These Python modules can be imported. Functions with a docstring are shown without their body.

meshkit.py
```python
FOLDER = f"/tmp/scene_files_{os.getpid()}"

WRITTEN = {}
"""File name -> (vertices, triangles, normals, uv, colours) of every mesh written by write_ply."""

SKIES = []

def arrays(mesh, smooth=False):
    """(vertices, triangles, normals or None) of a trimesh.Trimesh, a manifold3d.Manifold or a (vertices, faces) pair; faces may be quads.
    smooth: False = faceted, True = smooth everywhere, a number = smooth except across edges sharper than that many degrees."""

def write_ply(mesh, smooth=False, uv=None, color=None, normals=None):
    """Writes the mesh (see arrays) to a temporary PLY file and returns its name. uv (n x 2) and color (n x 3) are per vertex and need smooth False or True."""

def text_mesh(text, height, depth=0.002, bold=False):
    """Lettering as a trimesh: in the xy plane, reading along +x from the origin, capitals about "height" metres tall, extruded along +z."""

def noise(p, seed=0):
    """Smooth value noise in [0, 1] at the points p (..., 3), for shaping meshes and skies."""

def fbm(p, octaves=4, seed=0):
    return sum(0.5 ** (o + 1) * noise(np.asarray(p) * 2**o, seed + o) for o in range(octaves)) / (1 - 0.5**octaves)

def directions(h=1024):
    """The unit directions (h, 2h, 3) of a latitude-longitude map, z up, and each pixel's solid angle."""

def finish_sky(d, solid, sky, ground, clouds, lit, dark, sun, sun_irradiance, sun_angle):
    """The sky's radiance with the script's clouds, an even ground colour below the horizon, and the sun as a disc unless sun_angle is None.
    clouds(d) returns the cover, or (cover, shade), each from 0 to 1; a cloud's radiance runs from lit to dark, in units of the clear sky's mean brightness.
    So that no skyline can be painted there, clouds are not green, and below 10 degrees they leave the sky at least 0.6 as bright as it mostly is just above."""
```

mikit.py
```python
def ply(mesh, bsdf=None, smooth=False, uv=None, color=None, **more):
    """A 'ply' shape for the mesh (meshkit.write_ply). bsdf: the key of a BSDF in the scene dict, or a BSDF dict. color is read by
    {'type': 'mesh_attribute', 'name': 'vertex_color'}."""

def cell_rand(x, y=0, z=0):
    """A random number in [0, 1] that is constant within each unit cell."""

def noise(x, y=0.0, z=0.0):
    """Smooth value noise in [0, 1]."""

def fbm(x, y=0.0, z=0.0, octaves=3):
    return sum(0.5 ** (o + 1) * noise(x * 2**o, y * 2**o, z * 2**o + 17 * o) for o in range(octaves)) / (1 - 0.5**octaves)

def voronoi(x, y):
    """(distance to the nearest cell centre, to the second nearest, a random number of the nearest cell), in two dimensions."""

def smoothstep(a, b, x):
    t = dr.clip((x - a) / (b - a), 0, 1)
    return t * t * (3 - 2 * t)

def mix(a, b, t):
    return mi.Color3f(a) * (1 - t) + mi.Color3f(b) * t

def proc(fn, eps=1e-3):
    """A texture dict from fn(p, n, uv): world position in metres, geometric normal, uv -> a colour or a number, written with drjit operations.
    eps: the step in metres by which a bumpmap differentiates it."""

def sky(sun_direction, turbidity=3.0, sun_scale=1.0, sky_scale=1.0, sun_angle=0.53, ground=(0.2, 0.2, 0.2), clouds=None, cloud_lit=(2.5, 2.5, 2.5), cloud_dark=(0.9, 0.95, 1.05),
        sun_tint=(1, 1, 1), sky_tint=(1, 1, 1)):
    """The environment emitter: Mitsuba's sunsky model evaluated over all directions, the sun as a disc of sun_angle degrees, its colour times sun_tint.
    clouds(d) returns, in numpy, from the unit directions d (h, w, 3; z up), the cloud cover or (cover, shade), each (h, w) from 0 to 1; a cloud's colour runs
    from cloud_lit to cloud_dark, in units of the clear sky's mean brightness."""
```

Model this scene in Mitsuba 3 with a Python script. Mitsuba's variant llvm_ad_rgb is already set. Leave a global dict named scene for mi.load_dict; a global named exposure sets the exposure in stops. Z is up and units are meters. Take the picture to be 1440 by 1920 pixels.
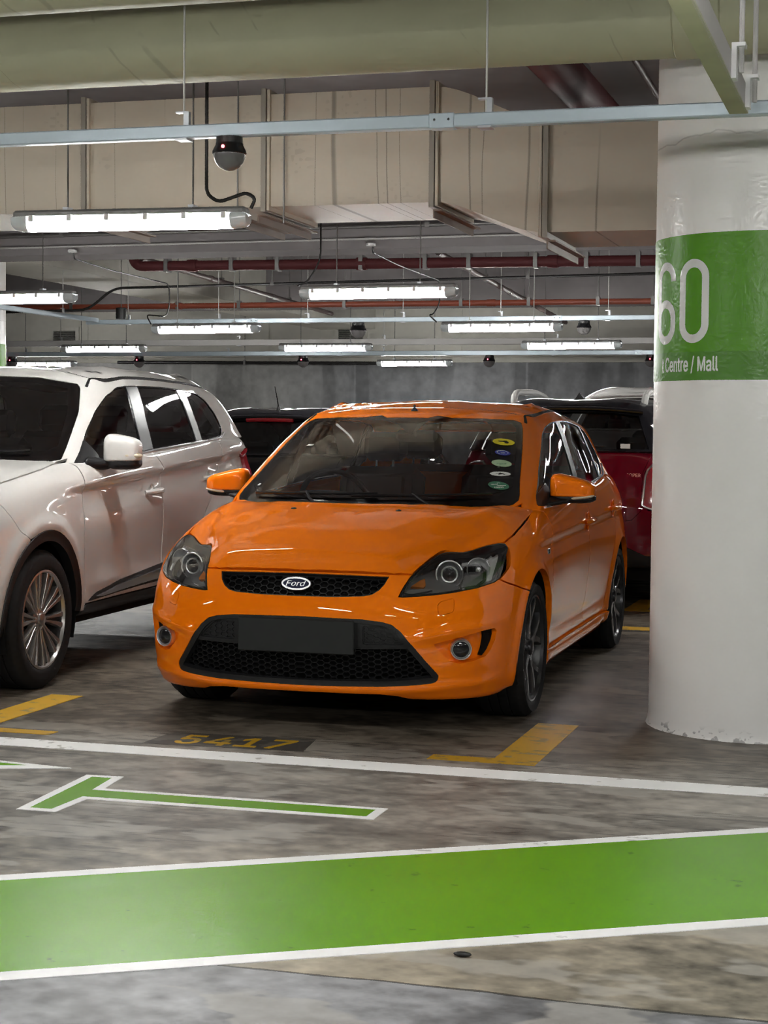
import math
import numpy as np, trimesh, shapely, mitsuba as mi, mikit, meshkit, drjit as dr
from shapely.geometry import Polygon, LineString, Point, box as sbox
from shapely import affinity
from shapely.ops import unary_union
from scipy.interpolate import CubicSpline, Akima1DInterpolator, LinearNDInterpolator, RBFInterpolator, PchipInterpolator
from scipy.ndimage import map_coordinates
from mikit import noise, fbm, smoothstep, mix, cell_rand

# ------------------------------------------------------------------ camera, exposure
# World: x along the parking rows (to the right), y away from the driveway, z up. Metres. The camera stands above (0, 0).
T = mi.ScalarTransform4f
ROWS = math.radians(-16.5)
CAM_H, CAM_PITCH, CAM_ROLL, CAM_F = 1.3281, 0.0483, 0.0095, 3269.2


def turn(v):
    c, s = math.cos(ROWS), math.sin(ROWS)
    return np.array([v[0] * c + v[1] * s, -v[0] * s + v[1] * c, v[2]])


_fwd = np.array([0, math.cos(CAM_PITCH), -math.sin(CAM_PITCH)])
_up0, _right0 = np.array([0, math.sin(CAM_PITCH), math.cos(CAM_PITCH)]), np.array([1.0, 0, 0])
_up = turn(-math.sin(CAM_ROLL) * _right0 + math.cos(CAM_ROLL) * _up0)
exposure = 2.58
LAMP = 15.0
scene, labels = {}, {}
scene['camera'] = {'type': 'perspective', 'fov_axis': 'x', 'fov': math.degrees(2 * math.atan(720 / CAM_F)), 'near_clip': 0.05, 'far_clip': 200.0,
                   'to_world': T().look_at(origin=[0, 0, CAM_H], target=(np.array([0, 0, CAM_H]) + turn(_fwd)).tolist(), up=_up.tolist())}

# ------------------------------------------------------------------ helpers
USED = {}


def numbered(name):
    n = USED.get(name, 0)
    USED[name] = n + 1
    return name if n == 0 else f'{name}_{n:03d}'


def lab(key, label=None, cat=None, group=None, kind=None):
    d = {}
    if label: d['label'] = label
    if cat: d['category'] = cat
    if group: d['group'] = group
    if kind: d['kind'] = kind
    labels[key] = d
    return key


def put(name, mesh, bsdf, parent=None, smooth=False, at=None, **more):
    key = numbered(name if parent is None else parent + '__' + name)
    d = mesh if isinstance(mesh, dict) else mikit.ply(mesh, None, smooth)
    d = {**d, 'bsdf': {'type': 'ref', 'id': bsdf}, **more}
    if at is not None:
        d['to_world'] = at
    scene[key] = d
    return key


def thing(name, label, cat, group=None):
    return lab(numbered(name), label, cat, group)


def cat(*ms):
    return trimesh.util.concatenate([m for m in ms if m is not None])


def bx(x0, x1, y0, y1, z0, z1, r=0.0):
    a, b = np.minimum([x0, y0, z0], [x1, y1, z1]), np.maximum([x0, y0, z0], [x1, y1, z1])
    if r <= 0:
        m = trimesh.creation.box(b - a)
        m.apply_translation((a + b) / 2)
        return m
    r = min(r, *(0.49 * (b - a)))
    pts = []
    for i in range(8):
        s = np.array([i & 1, i >> 1 & 1, i >> 2 & 1])
        for k in range(3):
            q = np.where(s, b - r, a + r)
            q[k] = (b if s[k] else a)[k]
            pts.append(q)
    return trimesh.convex.convex_hull(np.array(pts))


def frames(P, closed=False):
    P = np.asarray(P, float)
    t = np.gradient(P, axis=0) if not closed else np.roll(P, -1, 0) - np.roll(P, 1, 0)
    t /= np.linalg.norm(t, axis=1, keepdims=True) + 1e-12
    n = np.zeros_like(t)
    ref = np.array([0, 0, 1.0]) if abs(t[0][2]) < 0.9 else np.array([1.0, 0, 0])
    for i in range(len(P)):
        ref = ref - t[i] * (ref @ t[i])
        ref = ref / (np.linalg.norm(ref) + 1e-12)
        n[i] = ref
    return t, n, np.cross(t, n)


def tube(P, r, sides=10, closed=False, caps=True, squash=1.0):
    P = np.asarray(P, float)
    t, n, b = frames(P, closed)
    a = np.arange(sides) * 2 * np.pi / sides
    R = np.broadcast_to(np.asarray(r, float), (len(P),))
    V = P[:, None] + R[:, None, None] * (np.cos(a)[None, :, None] * n[:, None] * squash + np.sin(a)[None, :, None] * b[:, None])
    m = len(P)
    i, j = np.meshgrid(np.arange(m if closed else m - 1), np.arange(sides), indexing='ij')
    i2, j2 = (i + 1) % m, (j + 1) % sides
    F = np.stack([i * sides + j, i * sides + j2, i2 * sides + j2, i2 * sides + j], -1).reshape(-1, 4)
    F = np.vstack([F[:, [0, 1, 2]], F[:, [0, 2, 3]]])
    V = V.reshape(-1, 3)
    if caps and not closed:
        V = np.vstack([V, P[:1], P[-1:]])
        c0, c1 = len(V) - 2, len(V) - 1
        j = np.arange(sides)
        F = np.vstack([F, np.stack([j * 0 + c0, (j + 1) % sides, j], 1), np.stack([j * 0 + c1, (m - 1) * sides + j, (m - 1) * sides + (j + 1) % sides], 1)])
    m = trimesh.Trimesh(V, F, process=False)
    return m


def cyl(a, b, r, sides=16):
    return tube([a, b], r, sides)


def bend(P, n=6, r=0.1):
    """A polyline with its corners rounded."""
    P = [np.asarray(p, float) for p in P]
    out = [P[0]]
    for k in range(1, len(P) - 1):
        u, v = P[k - 1] - P[k], P[k + 1] - P[k]
        q = min(r, 0.45 * np.linalg.norm(u), 0.45 * np.linalg.norm(v))
        a, b = P[k] + u / np.linalg.norm(u) * q, P[k] + v / np.linalg.norm(v) * q
        for s in np.linspace(0, 1, n):
            out.append((1 - s) ** 2 * a + 2 * s * (1 - s) * P[k] + s * s * b)
    out.append(P[-1])
    return np.array(out)


def lathe(prof, sides=48, axis='z'):
    """Revolve (r, h) pairs about an axis."""
    p = np.asarray(prof, float)
    a = np.arange(sides) * 2 * np.pi / sides
    V = np.stack([p[:, None, 0] * np.cos(a), p[:, None, 0] * np.sin(a), np.broadcast_to(p[:, None, 1], (len(p), sides))], -1).reshape(-1, 3)
    i, j = np.meshgrid(np.arange(len(p) - 1), np.arange(sides), indexing='ij')
    j2 = (j + 1) % sides
    F = np.stack([i * sides + j, i * sides + j2, (i + 1) * sides + j2, (i + 1) * sides + j], -1).reshape(-1, 4)
    F = np.vstack([F[:, [0, 1, 2]], F[:, [0, 2, 3]]])
    if axis == 'y':      # height runs along +y
        V = V[:, [1, 2, 0]]
    if axis == 'x':
        V = V[:, [2, 0, 1]]
    m = trimesh.Trimesh(V, F, process=False)
    ar = m.area_faces > 1e-12
    m.update_faces(ar)
    return m


def prism(poly, h):
    gs = getattr(poly, 'geoms', [poly])
    return cat(*[trimesh.creation.extrude_polygon(g, h, engine='earcut') for g in gs if g.area > 1e-9])


def move(m, *steps):
    m = m.copy()
    for s in steps:
        m.apply_transform(s)
    return m


def TR(x, y, z):
    return trimesh.transformations.translation_matrix([x, y, z])


def RO(deg, ax):
    return trimesh.transformations.rotation_matrix(math.radians(deg), ax)


def RGB(*c):
    return {'type': 'rgb', 'value': list(c)}


def material(key, color=None, rough=0.5, metallic=0.0, spec=0.5, coat=0.0, coat_gloss=0.95, sheen=0.0, bump=None, bump_eps=2e-3, **kw):
    d = {'type': 'principled', 'base_color': color if isinstance(color, dict) else RGB(*color), 'roughness': rough, 'metallic': metallic, 'specular': spec, **kw}
    if coat:
        d['clearcoat'], d['clearcoat_gloss'] = coat, coat_gloss
    if sheen:
        d['sheen'] = sheen
    if bump is not None:
        d = {'type': 'bumpmap', 'arbitrary': mikit.proc(bump, bump_eps), 'scale': 1.0, 'bsdf': d}
    scene[key] = {'type': 'twosided', 'bsdf': d}
    return key


# ------------------------------------------------------------------ materials of the place
def floor_color(p, n, uv):
    x, y = p.x, p.y
    wx, wy = x + 0.7 * noise(x * 1.1, y * 1.3, 40.0), y + 0.7 * noise(x * 1.2 + 9, y * 1.1, 41.0)
    big = fbm(wx * 0.9, wy * 1.1, 3.0, octaves=4)
    streak = fbm(wx * 2.6 + 3.1, wy * 3.6, 1.0, octaves=4)
    fine = fbm(x * 16, y * 19, 5.0, octaves=4)
    blot = smoothstep(0.50, 0.66, fbm(wx * 3.3 + 11, wy * 5.5, 9.0, octaves=4))
    pale = smoothstep(0.585, 0.66, fbm(x * 3.1 - 7, y * 6.5 + 2, 21.0, octaves=4))
    v = 0.70 + 0.7 * (big - 0.5) + 0.75 * (streak - 0.5) + 0.9 * (fine - 0.5)
    scr = smoothstep(0.62, 0.70, fbm(x * 5.0 + 2.0, y * 46.0, 14.0, octaves=3)) * smoothstep(0.45, 0.62, noise(x * 1.7, y * 2.2, 33.0))
    edge = 3.955 + 0.03 * (fbm(x * 3, 4.0, 2.0) - 0.5)
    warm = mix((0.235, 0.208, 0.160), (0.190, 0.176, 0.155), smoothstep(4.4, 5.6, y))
    cool = mi.Color3f(0.185, 0.188, 0.196)
    c = dr.select(y < edge, cool, warm) * v * 1.5
    c = mix(c, c * 0.55, blot * 0.75)
    c = mix(c, mi.Color3f(0.40, 0.385, 0.35), pale * 0.45)
    c = mix(c, c * 0.5, scr * 0.7)
    bay = smoothstep(6.5, 7.2, y)  # shade under and around the parked cars, painted into the floor colour
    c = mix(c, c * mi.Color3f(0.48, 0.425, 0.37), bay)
    crack = dr.abs(y - edge)
    return dr.select(crack < 0.004 + 0.004 * noise(x * 30, 2.0, 1.0), c * 0.3, c)


def floor_bump(p, n, uv):
    return 0.0012 * fbm(p.x * 9, p.y * 12, 0.0, octaves=4) + 0.0004 * noise(p.x * 160, p.y * 160, 0.0)


def paint_wear(a, b, lo=0.62, hi=0.70, scale=9.0):
    def fn(p, n, uv):
        w = smoothstep(lo, hi, fbm(p.x * scale, p.y * scale * 1.6, 4.0, octaves=4))
        v = 0.92 + 0.16 * fbm(p.x * 3, p.y * 3, 8.0)
        return mix(mi.Color3f(a) * v, b, w)
    return mikit.proc(fn)


def paint_bump(p, n, uv):
    return 0.0016 * fbm(p.x * 7, p.y * 8, 0.0, octaves=4) + 0.0003 * noise(p.x * 90, p.y * 90, 0.0)


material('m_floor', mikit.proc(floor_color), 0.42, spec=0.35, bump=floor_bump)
material('m_green_floor', paint_wear((0.110, 0.300, 0.006), (0.07, 0.19, 0.015), 0.80, 0.86, 14), 0.34, spec=0.5, bump=paint_bump)
material('m_white_floor', paint_wear((0.84, 0.84, 0.83), (0.48, 0.47, 0.45), 0.74, 0.80, 16), 0.4, spec=0.4, bump=paint_bump)
material('m_yellow_floor', paint_wear((0.47, 0.265, 0.020), (0.27, 0.19, 0.07), 0.62, 0.76, 16), 0.45, spec=0.35)
material('m_black_floor', paint_wear((0.060, 0.056, 0.051), (0.10, 0.092, 0.08), 0.50, 0.66, 14), 0.5, spec=0.3)


def peel(p, n, uv):
    return 0.0012 * noise(p.x * 95, p.y * 95, p.z * 95) + 0.002 * fbm(p.x * 9, p.y * 9, p.z * 9)


def column_white(p, n, uv):
    c = mi.Color3f(0.74, 0.73, 0.715) * (0.93 + 0.14 * fbm(p.x * 3, p.y * 3, p.z * 2.0))
    chip = smoothstep(0.60, 0.66, fbm(p.x * 34, p.y * 34, p.z * 34)) * (1 - smoothstep(0.012, 0.06, p.z))
    crack = 1 - smoothstep(0.002, 0.005, dr.abs(p.z - 2.575 - 0.05 * fbm(p.x * 9, p.y * 9, 2.0) - 0.02 * p.x))
    return mix(c, c * 0.45, dr.maximum(chip, crack * 0.4))


material('m_column', mikit.proc(column_white), 0.28, spec=0.5, bump=peel, bump_eps=1e-3)
material('m_sign_green', (0.078, 0.245, 0.012), 0.33, spec=0.3, bump=peel, bump_eps=1e-3)
material('m_sign_green_dull', (0.072, 0.205, 0.024), 0.33, spec=0.3, bump=peel, bump_eps=1e-3)
material('m_sign_white', (0.62, 0.63, 0.62), 0.22, spec=0.5, bump=peel, bump_eps=1e-3)


def slab_color(p, n, uv):
    v = 0.86 + 0.28 * fbm(p.x * 0.9, p.y * 0.9, p.z) + 0.15 * (fbm(p.x * 8, p.y * 8, p.z * 8) - 0.5)
    return mi.Color3f(0.215, 0.200, 0.203) * v


def wall_color(p, n, uv):
    big = fbm(p.x * 0.5, p.z * 0.9, 3.0, octaves=4)
    st = fbm(p.x * 2.2, p.z * 0.7, 7.0, octaves=5)
    fine = fbm(p.x * 9, p.z * 9, 2.0, octaves=4)
    v = 0.55 + 0.8 * (big - 0.5) + 1.0 * (st - 0.5) + 0.7 * (fine - 0.5)
    run = smoothstep(0.52, 0.72, fbm(p.x * 3.4 + 0.6 * noise(p.x * 2, p.z * 1.5, 5.0), p.z * 0.45, 1.0, octaves=4))
    vein = run * smoothstep(1.0, 2.6, p.z + 1.4 * noise(p.x * 1.3, 3.0, 6.0))
    seam = smoothstep(0.03, 0.01, dr.abs(p.x - 3.1 * dr.round(p.x / 3.1)))
    left = smoothstep(-9.0, -11.5, p.x)
    c = mix((0.155, 0.158, 0.165), (0.24, 0.24, 0.235), left)
    c = c * (0.85 + 1.0 * v)
    return mix(mix(c, c * 0.42, vein * 0.5), c * 1.30, seam * 0.6)


def pale_color(p, n, uv):
    v = 0.86 + 0.28 * fbm(p.x * 1.3, p.y * 1.3, p.z * 1.3) + 0.12 * (fbm(p.x * 9, p.y * 9, p.z * 9) - 0.5)
    return mi.Color3f(0.50, 0.485, 0.44) * v


material('m_slab', mikit.proc(slab_color), 0.85, spec=0.2)
material('m_wall', mikit.proc(wall_color), 0.8, spec=0.25)
material('m_pale', mikit.proc(pale_color), 0.7, spec=0.25)


def duct_color(p, n, uv):
    v = 0.93 + 0.14 * fbm(p.x * 1.4, p.y * 1.4, p.z * 1.2)
    line = fbm(p.x * 5 + 0.25 * fbm(p.z * 1.2, p.x * 3, 3.0), 1.0, 2.0, octaves=2)
    drip = smoothstep(0.012, 0.003, dr.abs(line - 0.52)) * smoothstep(0.40, 0.60, fbm(p.x * 1.3, 7.0, p.z * 0.5))
    spk = smoothstep(0.70, 0.74, noise(p.x * 40, p.y * 40, p.z * 40)) * smoothstep(0.6, 0.8, noise(p.x * 3, p.y * 3, p.z * 3))
    c = mi.Color3f(0.43, 0.378, 0.305) * v
    return mix(c, c * 0.42, dr.maximum(drip * 0.75, spk * 0.18))


def lagging_color(p, n, uv):
    v = 0.88 + 0.24 * fbm(p.x * 1.6, p.y * 3, p.z * 3)
    s = p.x * 4.5 + 3.0 * p.z + 0.5 * fbm(p.x * 3, p.y * 4, p.z * 4)
    drip = smoothstep(0.020, 0.004, dr.abs(fbm(s, 2.0, 4.0, octaves=2) - 0.5)) * smoothstep(0.50, 0.62, fbm(p.x * 2.3, 1.0, p.z * 7))
    c = mi.Color3f(0.345, 0.345, 0.235) * v
    return mix(c, c * 0.6, drip * 0.5)


def lagging_bump(p, n, uv):
    return 0.004 * fbm(p.x * 14, p.y * 14, p.z * 14, octaves=3)


material('m_duct', mikit.proc(duct_color), 0.5, spec=0.35)
material('m_duct_flange', (0.24, 0.215, 0.18), 0.5, spec=0.35)
material('m_duct_angle', (0.16, 0.115, 0.085), 0.6)
material('m_lagging', mikit.proc(lagging_color), 0.55, spec=0.3, bump=lagging_bump)
material('m_olive', mikit.proc(lambda p, n, uv: mi.Color3f(0.36, 0.37, 0.225) * (0.85 + 0.3 * fbm(p.x * 6, p.y * 9, p.z * 9))), 0.55)
material('m_grey_steel', (0.42, 0.41, 0.40), 0.5)
material('m_trunking', (0.46, 0.535, 0.59), 0.3, metallic=0.35, spec=0.5)
material('m_zinc', (0.55, 0.57, 0.60), 0.3, metallic=0.9)
material('m_rod', (0.20, 0.195, 0.19), 0.45, metallic=0.6)
material('m_rod_pale', (0.50, 0.50, 0.48), 0.45, metallic=0.5)
material('m_red_pipe', (0.095, 0.022, 0.024), 0.6, spec=0.3)
material('m_orange_pipe', (0.26, 0.062, 0.035), 0.42, spec=0.5)
material('m_dark_pipe', (0.085, 0.06, 0.055), 0.45)
material('m_black', (0.012, 0.012, 0.012), 0.4, spec=0.5)
material('m_black_gloss', (0.008, 0.008, 0.009), 0.12, spec=0.5)
material('m_dome', (0.13, 0.125, 0.125), 0.2, spec=0.5)
material('m_louvre', (0.22, 0.22, 0.20), 0.6)
material('m_housing', (0.20, 0.20, 0.20), 0.45, spec=0.5)
material('m_lamp_clear', (0.62, 0.66, 0.68), 0.15, spec=0.5)
material('m_lamp_tube', (0.9, 0.9, 0.9), 0.4)
material('m_led', (0.3, 0.01, 0.01), 0.4)
material('m_white_plastic', (0.7, 0.7, 0.7), 0.35)
# ------------------------------------------------------------------ the room
FX0, FX1, FY0, FY1, CEIL = -26.0, 14.0, -9.0, 29.5, 3.85
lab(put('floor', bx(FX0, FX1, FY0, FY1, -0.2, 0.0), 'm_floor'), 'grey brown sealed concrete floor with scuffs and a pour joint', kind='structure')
lab(put('ceiling', bx(FX0, FX1, FY0, FY1, CEIL, CEIL + 0.2), 'm_slab'), 'bare grey concrete ceiling slab', kind='structure')
lab(put('wall_back', bx(FX0, FX1, FY1, FY1 + 0.2, 0, CEIL), 'm_wall'), 'dark stained concrete wall behind the cars', kind='structure')
put('upper_band', cat(bx(FX0, FX1, FY1 - 0.10, FY1, 2.50, CEIL), bx(FX0, FX1, FY1 - 0.14, FY1, 2.47, 2.52)), 'm_pale', 'wall_back')
for i in range(11):
    x = -25.2 + 3.55 * i
    put('upright', bx(x, x + 0.12, FY1 - 0.125, FY1 - 0.1, 2.52, CEIL), 'm_pale', 'wall_back')
lab(put('wall_left', bx(FX0 - 0.2, FX0, FY0, FY1, 0, CEIL), 'm_pale'), kind='structure')
lab(put('wall_right', bx(FX1, FX1 + 0.2, FY0, FY1, 0, CEIL), 'm_pale'), kind='structure')
lab(put('wall_front', bx(FX0, FX1, FY0 - 0.2, FY0, 0, CEIL), 'm_pale'), kind='structure')
for (y0, y1, z, lb) in ((15.2, 15.75, 2.95, 'grey concrete ceiling beam behind the air duct, above the red pipes'), (23.9, 24.4, 3.05, 'grey concrete ceiling beam nearest the back wall')):
    lab(put('ceiling_beam', bx(FX0, FX1, y0, y1, z, CEIL), 'm_slab'), lb, kind='structure')
lab(put('ceiling_beam', bx(-9.9, -8.9, 15.75, FY1, 3.05, CEIL), 'm_pale'), 'pale concrete ceiling beam over the far left column', kind='structure')
for x, lb in ((-9.34, 'louvred wall vent between the middle lamps'), (-14.9, 'louvred wall vent at the far left above the white car')):
    v = thing('wall_vent', lb, 'vent', 'louvred vents high on the back wall')
    y = FY1 - 0.10
    put('frame', cat(bx(x - 0.30, x + 0.30, y - 0.05, y, 3.06, 3.13), bx(x - 0.30, x + 0.30, y - 0.05, y, 2.77, 2.83), bx(x - 0.30, x - 0.23, y - 0.05, y, 2.77, 3.13), bx(x + 0.23, x + 0.30, y - 0.05, y, 2.77, 3.13)), 'm_pale', v)
    put('backing', bx(x - 0.24, x + 0.24, y - 0.012, y, 2.82, 3.07), 'm_black', v)
    for k in range(7):
        m = bx(-0.23, 0.23, -0.02, 0.02, -0.003, 0.003)
        put('slat', move(m, RO(35, [1, 0, 0]), TR(x, y - 0.03, 2.845 + 0.034 * k)), 'm_louvre', v)

# ------------------------------------------------------------------ columns
COL = np.array([-0.588, 8.013])
CR = 0.50


def column(cx, cy, r, label):
    c = thing('column', label, 'column')
    put('shaft', move(lathe([(0, 0), (r + 0.012, 0), (r + 0.006, 0.012), (r, 0.05), (r, 1.4), (r, CEIL), (0, CEIL)], 128), TR(cx, cy, 0)), 'm_column', c, 40)
    put('green_band', move(lathe([(r, 1.668), (r + 0.002, 1.668), (r + 0.002, 2.172), (r, 2.172)], 160), TR(cx, cy, 0)), 'm_sign_green', c, 40)
    put('lower_band', move(lathe([(r, 1.545), (r + 0.002, 1.545), (r + 0.002, 1.668), (r, 1.668)], 160), TR(cx, cy, 0)), 'm_sign_green_dull', c, 40)
    return c


def wrap(mesh, cx, cy, r, ang0):
    """Flat lettering (x along the text, z out of the page) bent around a column; ang0 is the angle of x = 0, x runs counter-clockwise seen from above."""
    m = mesh.subdivide_to_size(0.03) if len(mesh.faces) < 4000 else mesh
    v = m.vertices
    a = ang0 + v[:, 0] / r
    m = trimesh.Trimesh(np.stack([cx + (r + v[:, 2]) * np.cos(a), cy + (r + v[:, 2]) * np.sin(a), v[:, 1]], 1), m.faces, process=False)
    return m


def ring(w, h, s):
    o = sbox(w / 2 - 0.001, w / 2 - 0.001, w / 2, h - w / 2 + 0.001).buffer(w / 2, quad_segs=16)
    return o


def digit_zero(w, h, s):
    o = LineString([(w / 2, w / 2), (w / 2, h - w / 2)]).buffer(w / 2, quad_segs=16)
    i = LineString([(w / 2, w / 2), (w / 2, h - w / 2)]).buffer(w / 2 - s, quad_segs=16)
    return o.difference(i)


def digit_six(w, h, s):
    low = LineString([(w / 2, w / 2), (w / 2, h * 0.54 - w / 2)])
    b = low.buffer(w / 2, quad_segs=16).difference(low.buffer(w / 2 - s, quad_segs=16))
    z = digit_zero(w, h, s)
    top = z.intersection(unary_union([sbox(0, h * 0.25, w / 2, h), sbox(w / 2, h * 0.76, w, h)]))
    return unary_union([b, top])


c = column(COL[0], COL[1], CR, 'thick white round column with green 60 sign, at the right in front of the red car')


def on_col(px_x):     # the angle on the near face of the column seen at that picture column
    return px_x


W0, H0, S0 = 0.205, 0.485, 0.046
A0 = math.radians(226.1)
for nm, pol, x in (('digit', digit_six(0.163, 0.36, 0.036), -0.1935), ('digit', digit_zero(0.163, 0.36, 0.036), 0.0)):
    k = put(nm, wrap(prism(pol, 0.003), COL[0], COL[1], CR, A0 + x / CR), 'm_sign_white', c)
    m = meshkit.WRITTEN[scene[k]['filename']]
    scene[k]['to_world'] = T().translate([0, 0, 1.705])
    labels[k] = {'label': 'white painted digit ' + ('6' if x < 0 else '0')}
txt = meshkit.text_mesh('t Centre / Mall', 0.060, 0.0025, bold=True)
txt.apply_scale([0.352 / txt.extents[0], 1, 1])
txt.apply_translation([-txt.bounds[1][0] + 0.212, 0, 0])
k = put('lettering', wrap(txt, COL[0], COL[1], CR, A0), 'm_sign_white', c)
scene[k]['to_world'] = T().translate([0, 0, 1.585])
labels[k] = {'label': 'white lettering t Centre / Mall'}
column(-9.62, 16.5, CR, 'far white round column with a green band, at the left edge behind the white car')

# ------------------------------------------------------------------ floor markings
def marking(name, poly, mat, label, categ, h=0.002, parent=None, group=None, z=0.0):
    k = put(name, move(prism(poly, h), TR(0, 0, z)), mat, parent)
    if parent is None:
        lab(k, label, categ, group)
    return k


def band(pts, w):
    return LineString(pts).buffer(w / 2, cap_style=2, join_style=2)


marking('lane_line', sbox(-14, 6.423, 8, 6.58), 'm_white_floor', 'long white line across the floor in front of the parked cars', 'floor marking')
wk = thing('walkway', 'wide glossy green walkway with white edges crossing the floor at the bottom', 'floor marking')
p0, p1, q0, q1 = np.array([-2.515, 4.548]), np.array([-0.400, 5.914]), np.array([-2.033, 3.675]), np.array([-0.315, 4.741])
d = (p1 - p0) / np.linalg.norm(p1 - p0)
e = (q1 - q0) / np.linalg.norm(q1 - q0)
far = np.array([p0 - 2.6 * d, p1 + 0.9 * d])
near = np.array([q0 - 2.6 * e, q1 + 1.2 * e])
nrm = np.array([-d[1], d[0]])
put('green_paint', prism(Polygon([*(far - nrm * 0.05), *(near + nrm * 0.05)[::-1]]), 0.002), 'm_green_floor', wk)
put('white_edge', prism(Polygon([*far, *(far - nrm * 0.062)[::-1]]), 0.0024), 'm_white_floor', wk)
put('white_edge', prism(Polygon([*(near + nrm * 0.066), *near[::-1]]), 0.0024), 'm_white_floor', wk)
ar = thing('floor_letter', 'green letter with white outline painted on the floor in front of the orange car', 'floor marking')
tp = Polygon([(-2.890, 5.372), (-2.925, 5.965), (-2.80, 5.975), (-2.775, 5.756), (-1.700, 5.772), (-1.700, 5.617), (-2.755, 5.597), (-2.765, 5.375)])
put('white_outline', prism(tp.buffer(0.012, join_style=2), 0.0018), 'm_white_floor', ar)
put('green_fill', move(prism(tp.buffer(-0.024, join_style=2), 0.0022), TR(0, 0, 0.0003)), 'm_green_floor', ar)
ar = thing('floor_letter', 'green arrow tip with white outline cut off by the left edge of the picture', 'floor marking')
tp = Polygon([(-3.05, 6.075), (-3.36, 5.955), (-4.2, 5.86), (-4.2, 6.19), (-3.36, 6.115)])
put('white_outline', prism(tp, 0.0018), 'm_white_floor', ar)
put('green_fill', move(prism(Polygon([(-3.24, 6.066), (-3.40, 6.005), (-4.18, 5.92), (-4.18, 6.13), (-3.40, 6.085)]), 0.0022), TR(0, 0, 0.0003)), 'm_green_floor', ar)
marking('bay_corner', unary_union([sbox(-1.545, 6.715, -1.36, 7.70), sbox(-1.80, 6.715, -1.36, 6.815)]), 'm_yellow_floor', 'yellow L shaped bay corner mark between the orange car and the column', 'floor marking')
marking('bay_corner', unary_union([sbox(-3.985, 6.70, -3.815, 7.72), sbox(-4.20, 6.70, -3.47, 6.785)]), 'm_yellow_floor', 'yellow bay corner mark at the left between the white and orange cars', 'floor marking')
marking('bay_corner', unary_union([sbox(-1.94, 12.75, -1.78, 13.65), sbox(-2.2, 12.75, -1.6, 12.9)]), 'm_yellow_floor', 'yellow bay corner mark beside the red car behind the column', 'floor marking')
marking('bay_line', sbox(-4.4, 11.53, -0.9, 11.72), 'm_yellow_floor', 'yellow cross line on the floor behind the orange car', 'floor marking')
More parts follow.
